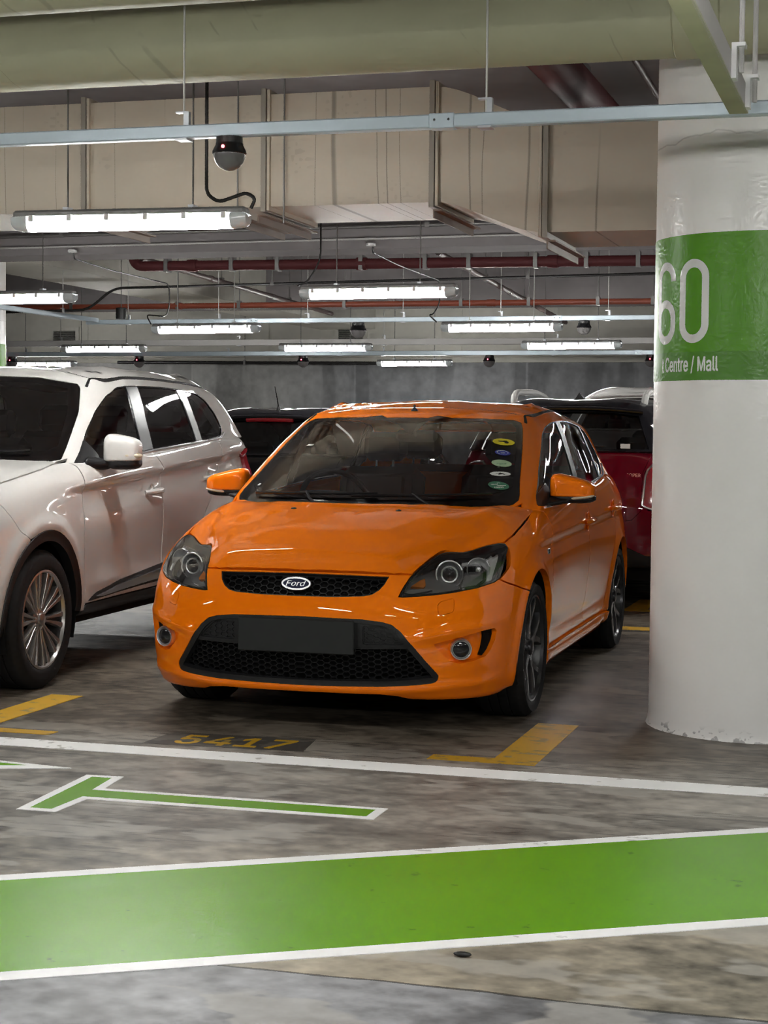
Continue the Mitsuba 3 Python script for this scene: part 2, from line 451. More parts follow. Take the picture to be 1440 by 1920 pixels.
bn = thing('bay_number', 'yellow stencilled number 5417 on a black patch under the nose of the orange car', 'floor marking')
put('black_patch', prism(Polygon([(-3.02, 6.655), (-3.0, 6.94), (-2.36, 6.98), (-2.32, 6.70)]), 0.0012), 'm_black_floor', bn)
tx = meshkit.text_mesh('5417', 0.19, 0.0012, bold=True)
tx.apply_scale([0.50 / tx.extents[0], 1, 1])
tx.apply_translation([-tx.bounds[0][0], 0, 0])
parts = sorted(tx.split(only_watertight=False), key=lambda q: q.bounds[0][0])
for dg in parts:
    put('digit', move(dg, RO(2, [0, 0, 1]), TR(-2.905, 6.705, 0.0012)), 'm_yellow_floor', bn)
lab(put('leaf', move(trimesh.creation.icosphere(2, 0.018), np.diag([1.3, 0.6, 0.35, 1]), TR(-1.03, 4.21, 0.007)), 'm_black', None, True), 'small dark dry leaf lying on the bare floor in front of the walkway', 'leaf')

# ------------------------------------------------------------------ lamps
LL = 1.27


def lamp_meshes():
    hous = bx(-LL / 2 + 0.006, LL / 2 - 0.006, -0.047, 0.047, 0.004, 0.048, 0.012)
    n = 14
    a = np.linspace(-0.42, np.pi + 0.42, n)
    def half(x0, x1, ry, rz, taper=0.0):
        prof = [(ry * np.cos(t), -rz * np.sign(np.sin(t)) * abs(np.sin(t)) ** 0.75 * (1 if np.sin(t) > 0 else 0.55)) for t in a]
        xs = [(x0, 1), (x1, 1)] if not taper else [(x0, 1), (x0 + (x1 - x0) * 0.55, 0.97), (x0 + (x1 - x0) * 0.9, 0.86), (x1, 0.70)]
        V = np.array([[x, y * (0.9 + 0.1 * s), z * s] for x, s in xs for y, z in prof] + [[xs[0][0], 0, 0], [xs[-1][0], 0, 0]])
        F, k = [], n
        for i in range(len(xs) - 1):
            for j in range(n - 1):
                q = [i * k + j, i * k + j + 1, (i + 1) * k + j + 1, (i + 1) * k + j]
                F += [[q[0], q[1], q[2]], [q[0], q[2], q[3]]]
        m0, m1 = len(V) - 2, len(V) - 1
        for j in range(n - 1):
            F += [[m0, j + 1, j], [m1, (len(xs) - 1) * k + j, (len(xs) - 1) * k + j + 1]]
        m = trimesh.Trimesh(V, F, process=False)
        if (m.face_normals * (m.triangles_center - [(x0 + x1) / 2, 0, 0]) * m.area_faces[:, None]).sum() < 0:
            m.invert()
        return m
    L1 = LL / 2 - 0.085
    diff = half(-L1, L1, 0.054, 0.062)
    cap = half(L1, LL / 2, 0.053, 0.060, 1)
    cap2 = half(-L1, -LL / 2, 0.053, 0.060, 1)
    clips = [bx(x - 0.012, x + 0.012, -0.063, 0.063, -0.012, 0.02) for x in (-0.52, -0.31, -0.105, 0.105, 0.31, 0.52)]
    return hous, diff, cap, cap2, clips


_h, _d, _c1, _c2, _cl = lamp_meshes()
LM = dict(hous=mikit.ply(_h, None, 35), diff=mikit.ply(_d, None, 40), c1=mikit.ply(_c1, None, 40), c2=mikit.ply(_c2, None, 40), cl=[mikit.ply(x) for x in _cl])
LZ = 2.385


def lamp(x, y, label, rot=0.0, near=False, dark_rods=True, z=LZ):
    f = thing('batten_lamp', label, 'lamp', 'fluorescent batten lamps hung from the ceiling')
    to = T().translate([x, y, z]).rotate([0, 0, 1], rot)
    put('housing', LM['hous'], 'm_housing', f, at=to)
    put('diffuser', LM['diff'], 'm_lamp_tube', f, at=to, emitter={'type': 'area', 'radiance': RGB(LAMP, LAMP * 1.0, LAMP * 0.965)})
    put('end_cap', LM['c1'], 'm_lamp_clear', f, at=to)
    put('end_cap', LM['c2'], 'm_lamp_clear', f, at=to)
    for q in LM['cl']:
        put('clip', q, 'm_white_plastic', f, at=to)
    ca, sa = math.cos(math.radians(rot)), math.sin(math.radians(rot))
    for s in (-0.34, 0.34):
        rx, ry = x + s * ca, y + s * sa
        put('rod', cyl((rx, ry, z + 0.05), (rx, ry, CEIL), 0.005, 6), 'm_rod' if dark_rods else 'm_rod_pale', f)
        put('bracket', bx(rx - 0.015, rx + 0.015, ry - 0.03, ry + 0.03, z + 0.04, z + 0.062), 'm_zinc', f)
    return f


lamp(-3.815, 8.247, 'nearest lit batten lamp, hanging large at the left in front of the air duct', 3.5)
lamp(-3.908, 12.971, 'lit batten lamp in the middle, right behind the bottom of the air duct', -2)
lamp(-7.16, 13.06, 'lit batten lamp cut off by the left edge, below the nearest lamp', -1)
lamp(-7.21, 17.515, 'lit batten lamp in front of the long grey trunking, left of the middle lamp', -4, dark_rods=False)
lamp(-3.973, 17.597, 'lit batten lamp in front of the long grey trunking, nearest the column', -1, dark_rods=False)
lamp(-10.526, 21.917, 'small lit batten lamp at the left, over the white car roof', -1)
lamp(-7.297, 21.85, 'small lit batten lamp in the middle, below the louvred wall vent', 2)
lamp(-3.963, 21.5, 'small lit batten lamp beside the column, above the red car', -4)
lamp(-7.50, 26.95, 'farthest lit batten lamp, low above the roof of the orange car', -5, z=2.375)
lamp(-14.0, 26.8, 'farthest lit batten lamp at the left, just above the white car roof', -3, z=2.36)
for x, y, lb in ((-3.9, 3.7, 'batten lamp over the driveway in front of the orange car'), (-0.6, 3.7, 'batten lamp over the driveway in front of the column'), (-7.2, 3.7, 'batten lamp over the driveway in front of the white car'), (2.7, 3.7, 'batten lamp over the driveway right of the column'),
                 (-3.9, -1.0, 'batten lamp over the driveway behind the viewer, left'), (-0.6, -1.0, 'batten lamp over the driveway behind the viewer, middle'), (2.7, -1.0, 'batten lamp over the driveway behind the viewer, right'), (-7.1, 8.25, 'batten lamp over the white car, left of the nearest lamp'), (2.7, 8.25, 'batten lamp right of the thick column'), (-0.6, 12.97, 'batten lamp behind the thick column'), (-0.7, 17.55, 'batten lamp far behind the thick column')):
    lamp(x, y, lb)
# ------------------------------------------------------------------ pipes, duct and trunking under the slab
k = thing('insulated_pipe', 'thick olive lagged pipe crossing the top of the picture', 'pipe')
PY, PZ, PR = 7.1, 2.998, 0.178
put('run', tube([(-12, PY, PZ), (-0.90, PY, PZ)], PR, 48), 'm_lagging', k, 40)
put('collar', tube([(-0.905, PY, PZ), (-0.895, PY, PZ), (-0.725, PY, PZ), (-0.715, PY, PZ)], [PR, PR + 0.007, PR + 0.007, PR], 48), 'm_lagging', k, 60)
put('run', tube([(-0.72, PY, PZ), (9, PY, PZ)], PR, 48), 'm_lagging', k, 40)
for xx in (-10.3, -4.9, 0.35, 5.0):
    put('hanger', cat(tube([(xx, PY + (PR + 0.012) * math.cos(t), PZ + (PR + 0.012) * math.sin(t)) for t in np.linspace(0, 2 * np.pi, 40)[:-1]], 0.012, 6, closed=True), cyl((xx, PY, PZ + PR), (xx, PY, CEIL), 0.007, 6)), 'm_grey_steel', k)
k = thing('insulated_pipe', 'second olive lagged pipe just entering at the top edge, left of the steel bracket', 'pipe')
put('run', tube([(-12, 6.0, 3.053), (9, 6.0, 3.053)], 0.178, 40), 'm_lagging', k, 40)
for xx in (-9.6, -4.4, 1.2):
    put('hanger', cyl((xx, 6.0, 3.22), (xx, 6.0, CEIL), 0.007, 6), 'm_grey_steel', k)
# the steel bracket
k = thing('pipe_bracket', 'olive painted steel angle bracket pointing down at the top right in front of the column', 'bracket')
bx0, by1, bz = -0.615, 6.36, 2.455
put('bottom_flange', bx(bx0, bx0 + 0.066, by1 - 2.4, by1, bz, bz + 0.007), 'm_olive', k)
put('side_flange', bx(bx0 + 0.059, bx0 + 0.066, by1 - 2.4, by1, bz, bz + 0.085), 'm_grey_steel', k)
for yy in (by1 - 0.10, by1 - 0.62):
    put('clamp', cat(bx(bx0 + 0.066, bx0 + 0.082, yy - 0.03, yy + 0.03, bz, bz + 0.11), bx(bx0 + 0.066, bx0 + 0.11, yy - 0.03, yy + 0.03, bz + 0.10, bz + 0.112)), 'm_white_plastic', k)
    put('rod', cyl((bx0 + 0.095, yy, bz + 0.02), (bx0 + 0.095, yy, CEIL), 0.009, 8), 'm_grey_steel', k)

# trunking: square galvanised channels with hangers
def trunking(label, a, b, z, w=0.052, hangers=(), joints=(), pale=True, mat='m_trunking'):
    t = thing('cable_trunking', label, 'cable trunking')
    a, b = np.array(a, float), np.array(b, float)
    d = (b - a) / np.linalg.norm(b - a)
    L = np.linalg.norm(b - a)
    R = math.degrees(math.atan2(d[1], d[0]))
    def place(m): return move(m, RO(R, [0, 0, 1]), TR(a[0], a[1], z))
    put('channel', place(bx(0, L, -w / 2, w / 2, -w / 2, w / 2, 0.005)), mat, t)
    for s in hangers:
        put('hanger', place(cat(cyl((s, 0, w / 2), (s, 0, CEIL - z), 0.0045, 6))), 'm_rod_pale' if pale else 'm_rod', t)
        put('foot_plate', place(bx(s - 0.026, s + 0.026, -w / 2 - 0.008, w / 2 + 0.006, -w / 2 - 0.008, -w / 2)), 'm_zinc', t)
        put('clamp', place(cat(bx(s + 0.005, s + 0.025, -0.012, 0.012, w / 2 - 0.002, w / 2 + 0.055), bx(s - 0.03, s + 0.02, -0.016, 0.016, w / 2 + 0.05, w / 2 + 0.056))), 'm_zinc', t)
    for s in joints:
        put('joint_plate', place(bx(s - 0.05, s + 0.05, -w / 2 - 0.003, w / 2 + 0.003, -w / 2 - 0.003, w / 2 + 0.003, 0.003)), mat, t)
        for q in (-0.028, 0.028):
            put('screw', place(move(lathe([(0, 0), (0.005, 0), (0.004, 0.003), (0, 0.004)], 10), RO(90, [1, 0, 0]), TR(s + q, -w / 2 - 0.003, 0.004))), 'm_black', t)
    return t


CY, CZ = 6.52, 2.50
trunking('grey blue square trunking crossing in front of the air duct, nearest the viewer', (-10, CY), (7, CY), CZ, hangers=(7.219, 8.459, 4.7, 10.3, 12.9), joints=(8.29,))
trunking('long grey trunking behind the middle batten lamp, left to right', (-9.2, 18.7), (7, 18.7), 2.53, hangers=(0.53, 1.66, 2.74, 3.86, 4.97, 6.15, 8.4), joints=(2.1, 5.6))
trunking('grey trunking running away from the viewer at the left', (-9.05, 11.6), (-9.05, 18.66), 2.55, hangers=(1.5, 4.0, 6.2))
trunking('thin far trunking above the dark back wall with red lit sensors', (-22, 26.2), (6, 26.2), 2.49, w=0.07, hangers=(4.5, 8, 11.6, 14.2, 16.9, 19.4), joints=(13.5, 18.2))
trunking('faint grey trunking just under the wall vents', (-22, 24.9), (6, 24.9), 2.60, w=0.09, hangers=(5.2, 9.3, 12.3, 14.6, 17.2), mat='m_grey_steel')

# bay sensors: a black cap, a dome, a red light
DOME = lathe([(0, -0.118), (0.018, -0.116), (0.036, -0.106), (0.050, -0.088), (0.0575, -0.066), (0.058, -0.060)], 40)
CAPM = lathe([(0.058, -0.060), (0.0605, -0.058), (0.0605, -0.052), (0.054, -0.038), (0.049, -0.028), (0.049, -0.022)], 40)
NECK = lathe([(0.044, -0.024), (0.047, -0.022), (0.047, 0.0), (0, 0.0)], 40)


def sensor(x, y, z, label, s=1.0, led=True, stem=None):
    k = thing('bay_sensor', label, 'sensor', 'black dome sensors under the trunking')
    to = T().translate([x, y, z]).scale(s)
    put('dome', DOME, 'm_dome', k, 40, at=to)
    put('cap', CAPM, 'm_black_gloss', k, 40, at=to)
    put('base', NECK, 'm_black', k, 40, at=to)
    if led:
        put('light', trimesh.creation.icosphere(1, 0.0062), 'm_led', k, at=T().translate([x - 0.002 * s, y - 0.057 * s, z - 0.040 * s]).scale(s), emitter={'type': 'area', 'radiance': RGB(9, 0.25, 0.35)})
    if stem:
        put('stem', cyl((x, y, z), (x, y, stem), 0.012, 8), 'm_black', k)


sensor(-2.586, CY, CZ - 0.026, 'large black dome sensor with red light under the nearest trunking', 1.12)
sensor(-5.86, 18.7, 2.50, 'small black dome sensor under the long trunking, in the middle', 1.5, False)
sensor(-3.31, 18.7, 2.50, 'small black dome sensor under the long trunking, near the column', 1.3, False)
for x, lb in ((-14.25, 'tiny red lit sensor at the far left above the white car roof'), (-11.95, 'tiny red lit sensor above the rear of the white car roof'), (-9.12, 'tiny red lit sensor just left of the middle of the back wall'), (-6.1, 'tiny red lit sensor right of the farthest middle lamp'), (-3.62, 'tiny red lit sensor closest to the column, above the red car')):
    sensor(x, 26.2, 2.4525, lb, 1.55)

# ------------------------------------------------------------------ the air duct
k = thing('air_duct', 'large beige sheet metal air duct hanging across the ceiling, stepping down at the right', 'air duct')
DY0, DY1 = 10.4, 11.3
zb, zt, zb2, zt2 = 2.712, 3.412, 2.512, 3.190
JX = [-12.0, -9.0, -6.4, -5.127, -3.884, -2.79]
for a, b in zip(JX[:-1], JX[1:]):
    put('section', bx(a, b, DY0, DY1, zb, zt), 'm_duct', k)
n = 18
xs = np.linspace(-2.79, -2.084, n)
s = np.linspace(0, 1, n)
ease = s * s * (3 - 2 * s)
V = np.concatenate([[(x, DY0, zb + (zb2 - zb) * q), (x, DY0, zt + (zt2 - zt) * q), (x, DY1, zt + (zt2 - zt) * q), (x, DY1, zb + (zb2 - zb) * q)] for x, q in zip(xs, ease)])
F = []
for i in range(n - 1):
    for j in range(4):
        F.append([i * 4 + j, i * 4 + (j + 1) % 4, i * 4 + 4 + (j + 1) % 4, i * 4 + 4 + j])
F = np.array(F)
put('offset_section', trimesh.Trimesh(V, np.vstack([F[:, [0, 1, 2]], F[:, [0, 2, 3]]]), process=False), 'm_duct', k, 30)
put('section', bx(-2.084, 0.6, DY0, DY1, zb2, zt2), 'm_duct', k)
put('section', bx(0.6, 3.4, DY0, DY1, zb2, zt2), 'm_duct', k)
put('section', bx(3.4, 7.0, DY0, DY1, zb2, zt2), 'm_duct', k)


def flange(x, z0, z1, mat='m_duct_flange', t=0.016, g=0.034):
    return cat(bx(x - t, x + t, DY0 - g, DY0, z0 - g, z1 + g), bx(x - t, x + t, DY1, DY1 + g, z0 - g, z1 + g), bx(x - t, x + t, DY0 - g, DY1 + g, z0 - g, z0), bx(x - t, x + t, DY0 - g, DY1 + g, z1, z1 + g))


for x in JX[1:]:
    put('flange', flange(x, zb, zt), 'm_duct_flange', k)
    put('flange', move(flange(x + 0.030, zb, zt, t=0.009, g=0.026)), 'm_duct', k)
for x in (-2.084, 0.6, 3.4):
    put('flange', flange(x, zb2, zt2), 'm_duct_flange', k)
    put('flange', flange(x - 0.032, zb2, zt2, t=0.009, g=0.026), 'm_duct', k)
for x, z in ((-3.93, zb), (-4.12, zb), (-2.79, zb), (-5.127, zb), (-2.084, zb2)):
    put('support_angle', cat(bx(x + 0.02, x + 0.075, DY0 - 0.06, DY1 + 0.06, z - 0.062, z - 0.052), bx(x + 0.02, x + 0.028, DY0 - 0.06, DY1 + 0.06, z - 0.105, z - 0.052)), 'm_duct_angle', k)
for x in (-4.05, -3.74, -6.0, -1.2, 2.0):
    put('hanger_rod', cyl((x, DY0 - 0.045, 2.60 if x < -2 else 2.45), (x, DY0 - 0.045, CEIL), 0.006, 6), 'm_rod', k)

# ------------------------------------------------------------------ pipes further away
def pipe(label, P, r, mat, couplings=(), rods=(), name='pipe', catg='pipe', rb=0.12):
    k = thing(name, label, catg)
    put('run', tube(bend(P, 7, rb), r, 14), mat, k, 40)
    P = [np.array(p, float) for p in P]
    for i, s in couplings:
        a = P[i] + (P[i + 1] - P[i]) * s
        d = (P[i + 1] - P[i]) / np.linalg.norm(P[i + 1] - P[i])
        put('coupling', tube([a - d * 0.05, a + d * 0.05], r * 1.22, 14), mat, k, 40)
    for i, s in rods:
        a = P[i] + (P[i + 1] - P[i]) * s
        put('hanger', cat(cyl(a + [0, 0, r], (a[0], a[1], CEIL), 0.006, 6), bx(a[0] - 0.02, a[0] + 0.02, a[1] - r * 1.15, a[1] + r * 1.15, a[2] - r * 1.2, a[2] + r * 1.6)), 'm_rod', k)
    return k


pipe('dark red fire main over the duct, left of the column, behind the lagged pipe', [(-2.03, 8.2, 3.50), (-2.03, 16.0, 3.50)], 0.125, 'm_red_pipe', couplings=((0, 0.62),), rods=((0, 0.4),))
pipe('thin dark cable pipe sloping down beside the dark red fire main', [(-1.72, 9.6, 3.78), (-1.62, 12.5, 3.55), (-1.55, 14.0, 3.5)], 0.02, 'm_dark_pipe')
pipe('dark red sprinkler pipe with an elbow at its left end, above the orange red pipe', [(-7.64, 16.6, 3.5), (-7.64, 16.6, 2.965), (-2.15, 16.6, 2.93), (-2.0, 15.9, 3.05), (-2.0, 15.78, 3.2), (3, 15.9, 3.2)], 0.052, 'm_red_pipe', couplings=((1, 0.12), (1, 0.45), (1, 0.8)), rods=((1, 0.07), (1, 0.20), (1, 0.29), (1, 0.45), (1, 0.57), (1, 0.65), (1, 0.77), (1, 0.86), (1, 0.95)))
pipe('long orange red pipe behind the middle batten lamp, below the dark red pipe', [(-14, 20, 2.81), (4, 20, 2.79)], 0.034, 'm_orange_pipe', couplings=((0, 0.3), (0, 0.52)), rods=((0, 0.22), (0, 0.30), (0, 0.345), (0, 0.42), (0, 0.50), (0, 0.545), (0, 0.59), (0, 0.625)))
pipe('dark branch pipe running away from the viewer, left of the middle lamp', [(-7.62, 16.75, 3.06), (-7.76, 23.5, 2.93)], 0.03, 'm_dark_pipe', couplings=((0, 0.3), (0, 0.62)), rods=((0, 0.35), (0, 0.72)))
pipe('dark branch pipe running away from the viewer, right of the middle lamp', [(-4.43, 16.75, 3.06), (-4.47, 23.8, 2.80)], 0.03, 'm_dark_pipe', couplings=((0, 0.12), (0, 0.48), (0, 0.6)), rods=((0, 0.3), (0, 0.6)))
pipe('thin black conduit bending up from the left towards the middle', [(-10.2, 17.95, 2.60), (-8.82, 17.95, 2.62), (-8.5, 17.95, 2.86), (-2.2, 17.95, 2.93)], 0.014, 'm_black', rods=((2, 0.3), (2, 0.75)))
pipe('dark cable tray rail along the ceiling beam', [(-14, 15.12, 3.10), (4, 15.12, 3.17)], 0.016, 'm_rod', rods=((0, 0.35), (0, 0.55), (0, 0.7)))
pipe('pale conduit along the ceiling beam under the cable tray rail', [(-14, 15.15, 3.00), (4, 15.15, 3.06)], 0.010, 'm_grey_steel', couplings=((0, 0.4), (0, 0.52), (0, 0.62)))
pipe('long grey pipe high on the back wall, just over the dark concrete', [(-24, 29.2, 2.60), (6, 29.2, 2.60)], 0.05, 'm_pale')
pipe('short black pipe low under the far trunking, left of the middle', [(-13.6, 28.9, 2.46), (-8.7, 28.9, 2.44)], 0.028, 'm_black', rods=((0, 0.5),))
# cables to the lamps, with junction boxes
def cable(P, label, r=0.007):
    k = thing('lamp_cable', label, 'cable')
    put('run', tube(bend(P, 8, 0.12), r, 8), 'm_black', k, 40)


cable([(-3.395, 8.25, CEIL), (-3.395, 8.25, 2.50), (-3.33, 8.25, 2.455), (-3.18, 8.25, 2.50), (-3.13, 8.25, 2.47), (-3.155, 8.25, 2.42)], 'thick black cable hanging to the right end of the nearest lamp', 0.009)
cable([(-4.37, 12.95, CEIL), (-4.37, 12.95, 2.62), (-4.48, 12.95, 2.46), (-4.56, 12.95, 2.43)], 'black cable hanging to the left end of the middle batten lamp')
cable([(-4.60, 15.09, 2.955), (-4.60, 15.1, 2.90), (-4.59, 15.9, 2.86), (-4.58, 17.4, 2.84), (-4.58, 17.4, 2.60), (-4.66, 17.45, 2.50), (-4.72, 17.5, 2.50), (-4.66, 17.58, 2.43)], 'black cable hanging to the left end of the lamp nearest the column')
cable([(-7.56, 15.09, 2.955), (-7.56, 15.1, 2.90), (-7.55, 15.9, 2.86), (-7.54, 17.3, 2.84), (-7.54, 17.3, 2.60), (-7.62, 17.4, 2.50), (-7.9, 17.5, 2.53), (-7.87, 17.56, 2.43)], 'black cable hanging to the left end of the lamp left of the middle lamp')
for x, lb in ((-4.62, 'small pale junction box on the beam conduit, right of the middle'), (-7.58, 'small pale junction box on the beam conduit, left of the middle')):
    k = put('junction_box', move(lathe([(0, 0), (0.045, 0), (0.045, 0.02), (0.03, 0.028), (0, 0.028)], 20), TR(x, 15.105, 2.962)), 'm_white_plastic', None, 30)
    lab(k, lb, 'junction box')
for x, y, lb in ((-8.72, 18.62, 'black loudspeaker box above the left end of the long trunking'),):
    k = thing('speaker_box', lb, 'box')
    put('body', lathe([(0, 2.56), (0.06, 2.56), (0.062, 2.57), (0.062, 2.68), (0.055, 2.69), (0, 2.69)], 24), 'm_black', k, 40, at=T().translate([x, y, 0]))
    put('rod', cyl((x, y, 2.69), (x, y, CEIL), 0.006, 6), 'm_rod', k)
# ------------------------------------------------------------------ cars: smooth skins over nets of points, cut into panels
class Skin:
    """A skin through a net of points of the left half of a car (y >= 0): net[i, j], i from the middle of the nose around to the middle of the tail, j upwards.
    u is the length along the car, t the height along the skin, both in metres."""

    def __init__(self, net, mid=4, bumps=None, res=(520, 150), kind='cubic', mirror_end=True):
        net = np.asarray(net, float)
        n, m = net.shape[:2]
        flip = np.array([1, -1, 1.0])
        k = 3
        full = np.concatenate([net[k:0:-1] * flip, net] + ([net[-2:-2 - k:-1] * flip] if mirror_end else []))
        row = full[:, mid]
        cu = np.concatenate([[0], np.cumsum(np.linalg.norm(np.diff(row, axis=0), axis=1))])
        cu -= cu[k]
        self.U = cu[k + n - 1]
        self.ku = cu[k:k + n]
        dt = np.linalg.norm(np.diff(net, axis=1), axis=2).mean(0)
        self.kt = np.concatenate([[0], np.cumsum(dt)])
        self.Tm = self.kt[-1]
        self.uu, self.tt = np.linspace(0, self.U, res[0]), np.linspace(0, self.Tm, res[1])
        A = Akima1DInterpolator(cu, full.reshape(len(full), -1), method='makima')(self.uu).reshape(res[0], m, 3) if kind != 'cubic' else CubicSpline(cu, full.reshape(len(full), -1))(self.uu).reshape(res[0], m, 3)
        B = Akima1DInterpolator(self.kt, A.transpose(1, 0, 2).reshape(m, -1), method='makima')(self.tt).reshape(res[1], res[0], 3).transpose(1, 0, 2)
        self.P = B
        if bumps is not None:
            self.P = B + bumps(B, self.normals_grid())[..., None] * self.normals_grid()
        self.P[0, :, 1] = 0
        if mirror_end:
            self.P[-1, :, 1] = 0

    def normals_grid(self):
        du, dt = np.gradient(self.P, axis=0), np.gradient(self.P, axis=1)
        du[0] *= [0, 1, 0]
        N = np.cross(du, dt)
        return N / (np.linalg.norm(N, axis=2, keepdims=True) + 1e-12)

    def __call__(self, ut, normals=False):
        ut = np.asarray(ut, float)
        nu, nt = len(self.uu), len(self.tt)
        c = np.stack([ut[:, 0] / self.U * (nu - 1), ut[:, 1] / self.Tm * (nt - 1)])

        def ev(c):
            return np.stack([map_coordinates(self.P[..., k], c, order=1, mode='nearest') for k in range(3)], 1)
        p = ev(c)
        if not normals:
            return p
        h = 0.75
        a, b = ev(c + [[h], [0]]), ev(c - [[h], [0]])
        at0 = c[0] < h
        b[at0] = a[at0] * [1, -1, 1]
        at1 = c[0] > nu - 1 - h
        a[at1] = b[at1] * [1, -1, 1]
        N = np.cross(a - b, ev(c + [[0], [h]]) - ev(c - [[0], [h]]))
        return p, N / (np.linalg.norm(N, axis=1, keepdims=True) + 1e-12)

    def inverse(self, axes, keep):
        """A function from points of an elevation or plan (two of x, y, z) to (u, t), using the samples where keep(P, N) holds."""
        N = self.normals_grid()
        ok = keep(self.P, N)
        g = np.stack(np.meshgrid(self.uu, self.tt, indexing='ij'), -1)
        f = LinearNDInterpolator(self.P[ok][:, axes][::2], g[ok][::2])
        pts, val = self.P[ok][:, axes], g[ok]
        from scipy.spatial import cKDTree
        tree = cKDTree(pts)

        def inv(q):
            q = np.atleast_2d(np.asarray(q, float))
            r = f(q)
            bad = np.isnan(r[:, 0])
            if bad.any():
                r[bad] = val[tree.query(q[bad])[1]]
            return r
        return inv


class Sheet:
    """A height field over a plan, z = f(x, y), through given points, with the same calls as Skin; its (u, t) are (x, y)."""

    def __init__(self, pts, x0, x1, y1, bumps=None, res=(160, 90), smooth=0.0):
        p = np.asarray(pts, float)
        p = np.concatenate([p, p * [1, -1, 1]])
        p = p[np.unique(np.round(p[:, :2], 3), axis=0, return_index=True)[1]]
        self.x0, self.x1, self.y1 = x0, x1, y1
        g = np.stack(np.meshgrid(np.linspace(x0, x1, res[0]), np.linspace(0, y1, res[1]), indexing='ij'), -1)
        self.Z = RBFInterpolator(p[:, :2], p[:, 2], kernel='thin_plate_spline', smoothing=smooth, neighbors=90 if len(p) > 400 else None)(g.reshape(-1, 2)).reshape(res)
        if bumps is not None:
            self.Z = self.Z + bumps(g[..., 0], g[..., 1])
        self.res = res

    def z(self, q):
        q = np.asarray(q, float)
        c = np.stack([(q[:, 0] - self.x0) / (self.x1 - self.x0) * (self.res[0] - 1), np.abs(q[:, 1]) / self.y1 * (self.res[1] - 1)])
        return map_coordinates(self.Z, c, order=1, mode='nearest')

    def __call__(self, q, normals=False):
        q = np.asarray(q, float)
        p = np.column_stack([q, self.z(q)])
        if not normals:
            return p
        h = 0.008
        n = np.column_stack([-(self.z(q + [h, 0]) - self.z(q - [h, 0])) / (2 * h), -(self.z(q + [0, h]) - self.z(q - [0, h])) / (2 * h), np.ones(len(q))])
        return p, n / np.linalg.norm(n, axis=1, keepdims=True)


def dense(pts, step=0.012, closed=True):
    p = np.asarray(pts, float)
    if closed:
        p = np.vstack([p, p[:1]])
    out = []
    for a, b in zip(p[:-1], p[1:]):
        n = max(1, int(np.ceil(np.linalg.norm(b - a) / step)))
        out.append(a + (b - a) * np.linspace(0, 1, n, endpoint=False)[:, None])
    out = np.vstack(out)
    return out if closed else np.vstack([out, p[-1:]])


def soft(pts, r=0.02, n=5):
    """A closed outline with rounded corners."""
    p = np.asarray(pts, float)
    out = []
    for i in range(len(p)):
        a, b, c = p[i - 1], p[i], p[(i + 1) % len(p)]
        u, v = a - b, c - b
        q = min(r, 0.4 * np.linalg.norm(u), 0.4 * np.linalg.norm(v))
        s0, s1 = b + u / np.linalg.norm(u) * q, b + v / np.linalg.norm(v) * q
        for s in np.linspace(0, 1, n):
            out.append((1 - s) ** 2 * s0 + 2 * s * (1 - s) * b + s * s * s1)
    return np.array(out)


def curve(pts, n=60, closed=False):
    p = np.asarray(pts, float)
    if closed:
        p = np.vstack([p, p[:1]])
    s = np.concatenate([[0], np.cumsum(np.linalg.norm(np.diff(p, axis=0), axis=1))])
    return CubicSpline(s, p, bc_type='periodic' if closed else 'not-a-knot')(np.linspace(0, s[-1], n)[: n - 1 if closed else n])


def clean(poly):
    p = poly if poly.is_valid else poly.buffer(0)
    return p


def cells(poly, h):
    """The polygon cut by a grid of spacing h: (2-D vertices, triangles)."""
    V, F, at = [], [], 0
    shapely.prepare(poly)
    x0, y0, x1, y1 = poly.bounds
    xs = np.arange(math.floor(x0 / h), math.ceil(x1 / h)) * h
    ys = np.arange(math.floor(y0 / h), math.ceil(y1 / h)) * h
    X, Y = [a.ravel() for a in np.meshgrid(xs, ys, indexing='ij')]
    sq = shapely.box(X, Y, X + h, Y + h)
    inside = shapely.contains_properly(poly, sq)
    touch = shapely.intersects(poly, sq) & ~inside
    xi, yi = X[inside], Y[inside]
    q = np.stack([np.stack([xi, yi], 1), np.stack([xi + h, yi], 1), np.stack([xi + h, yi + h], 1), np.stack([xi, yi + h], 1)], 1).reshape(-1, 2)
    k = np.arange(len(xi)) * 4
    V.append(q)
    F.append(np.vstack([np.stack([k, k + 1, k + 2], 1), np.stack([k, k + 2, k + 3], 1)]).reshape(-1, 3))
    at = len(q)
    for g in shapely.intersection(poly, sq[touch]):
        for r in getattr(g, 'geoms', [g]):
            if r.geom_type != 'Polygon' or r.area < 1e-9:
                continue
            if len(r.interiors) == 0 and len(r.exterior.coords) == 4:
                v, f = np.array(r.exterior.coords)[:3], np.array([[0, 1, 2]])
            else:
                v, f = trimesh.creation.triangulate_polygon(r, engine='earcut')
            v, f = np.asarray(v)[:, :2], np.asarray(f)
            a, b, c = v[f[:, 0]], v[f[:, 1]], v[f[:, 2]]
            s = (b[:, 0] - a[:, 0]) * (c[:, 1] - a[:, 1]) - (b[:, 1] - a[:, 1]) * (c[:, 0] - a[:, 0])
            f = np.where((s < 0)[:, None], f[:, ::-1], f)[np.abs(s) > 1e-12]
            V.append(v)
            F.append(f + at)
            at += len(v)
    V, F = np.vstack(V), np.vstack(F).astype(int)
    key, idx, inv = np.unique(np.round(V, 5), axis=0, return_index=True, return_inverse=True)
    F = inv.ravel()[F]
    F = F[(F[:, 0] != F[:, 1]) & (F[:, 1] != F[:, 2]) & (F[:, 0] != F[:, 2])]
    return V[idx], F


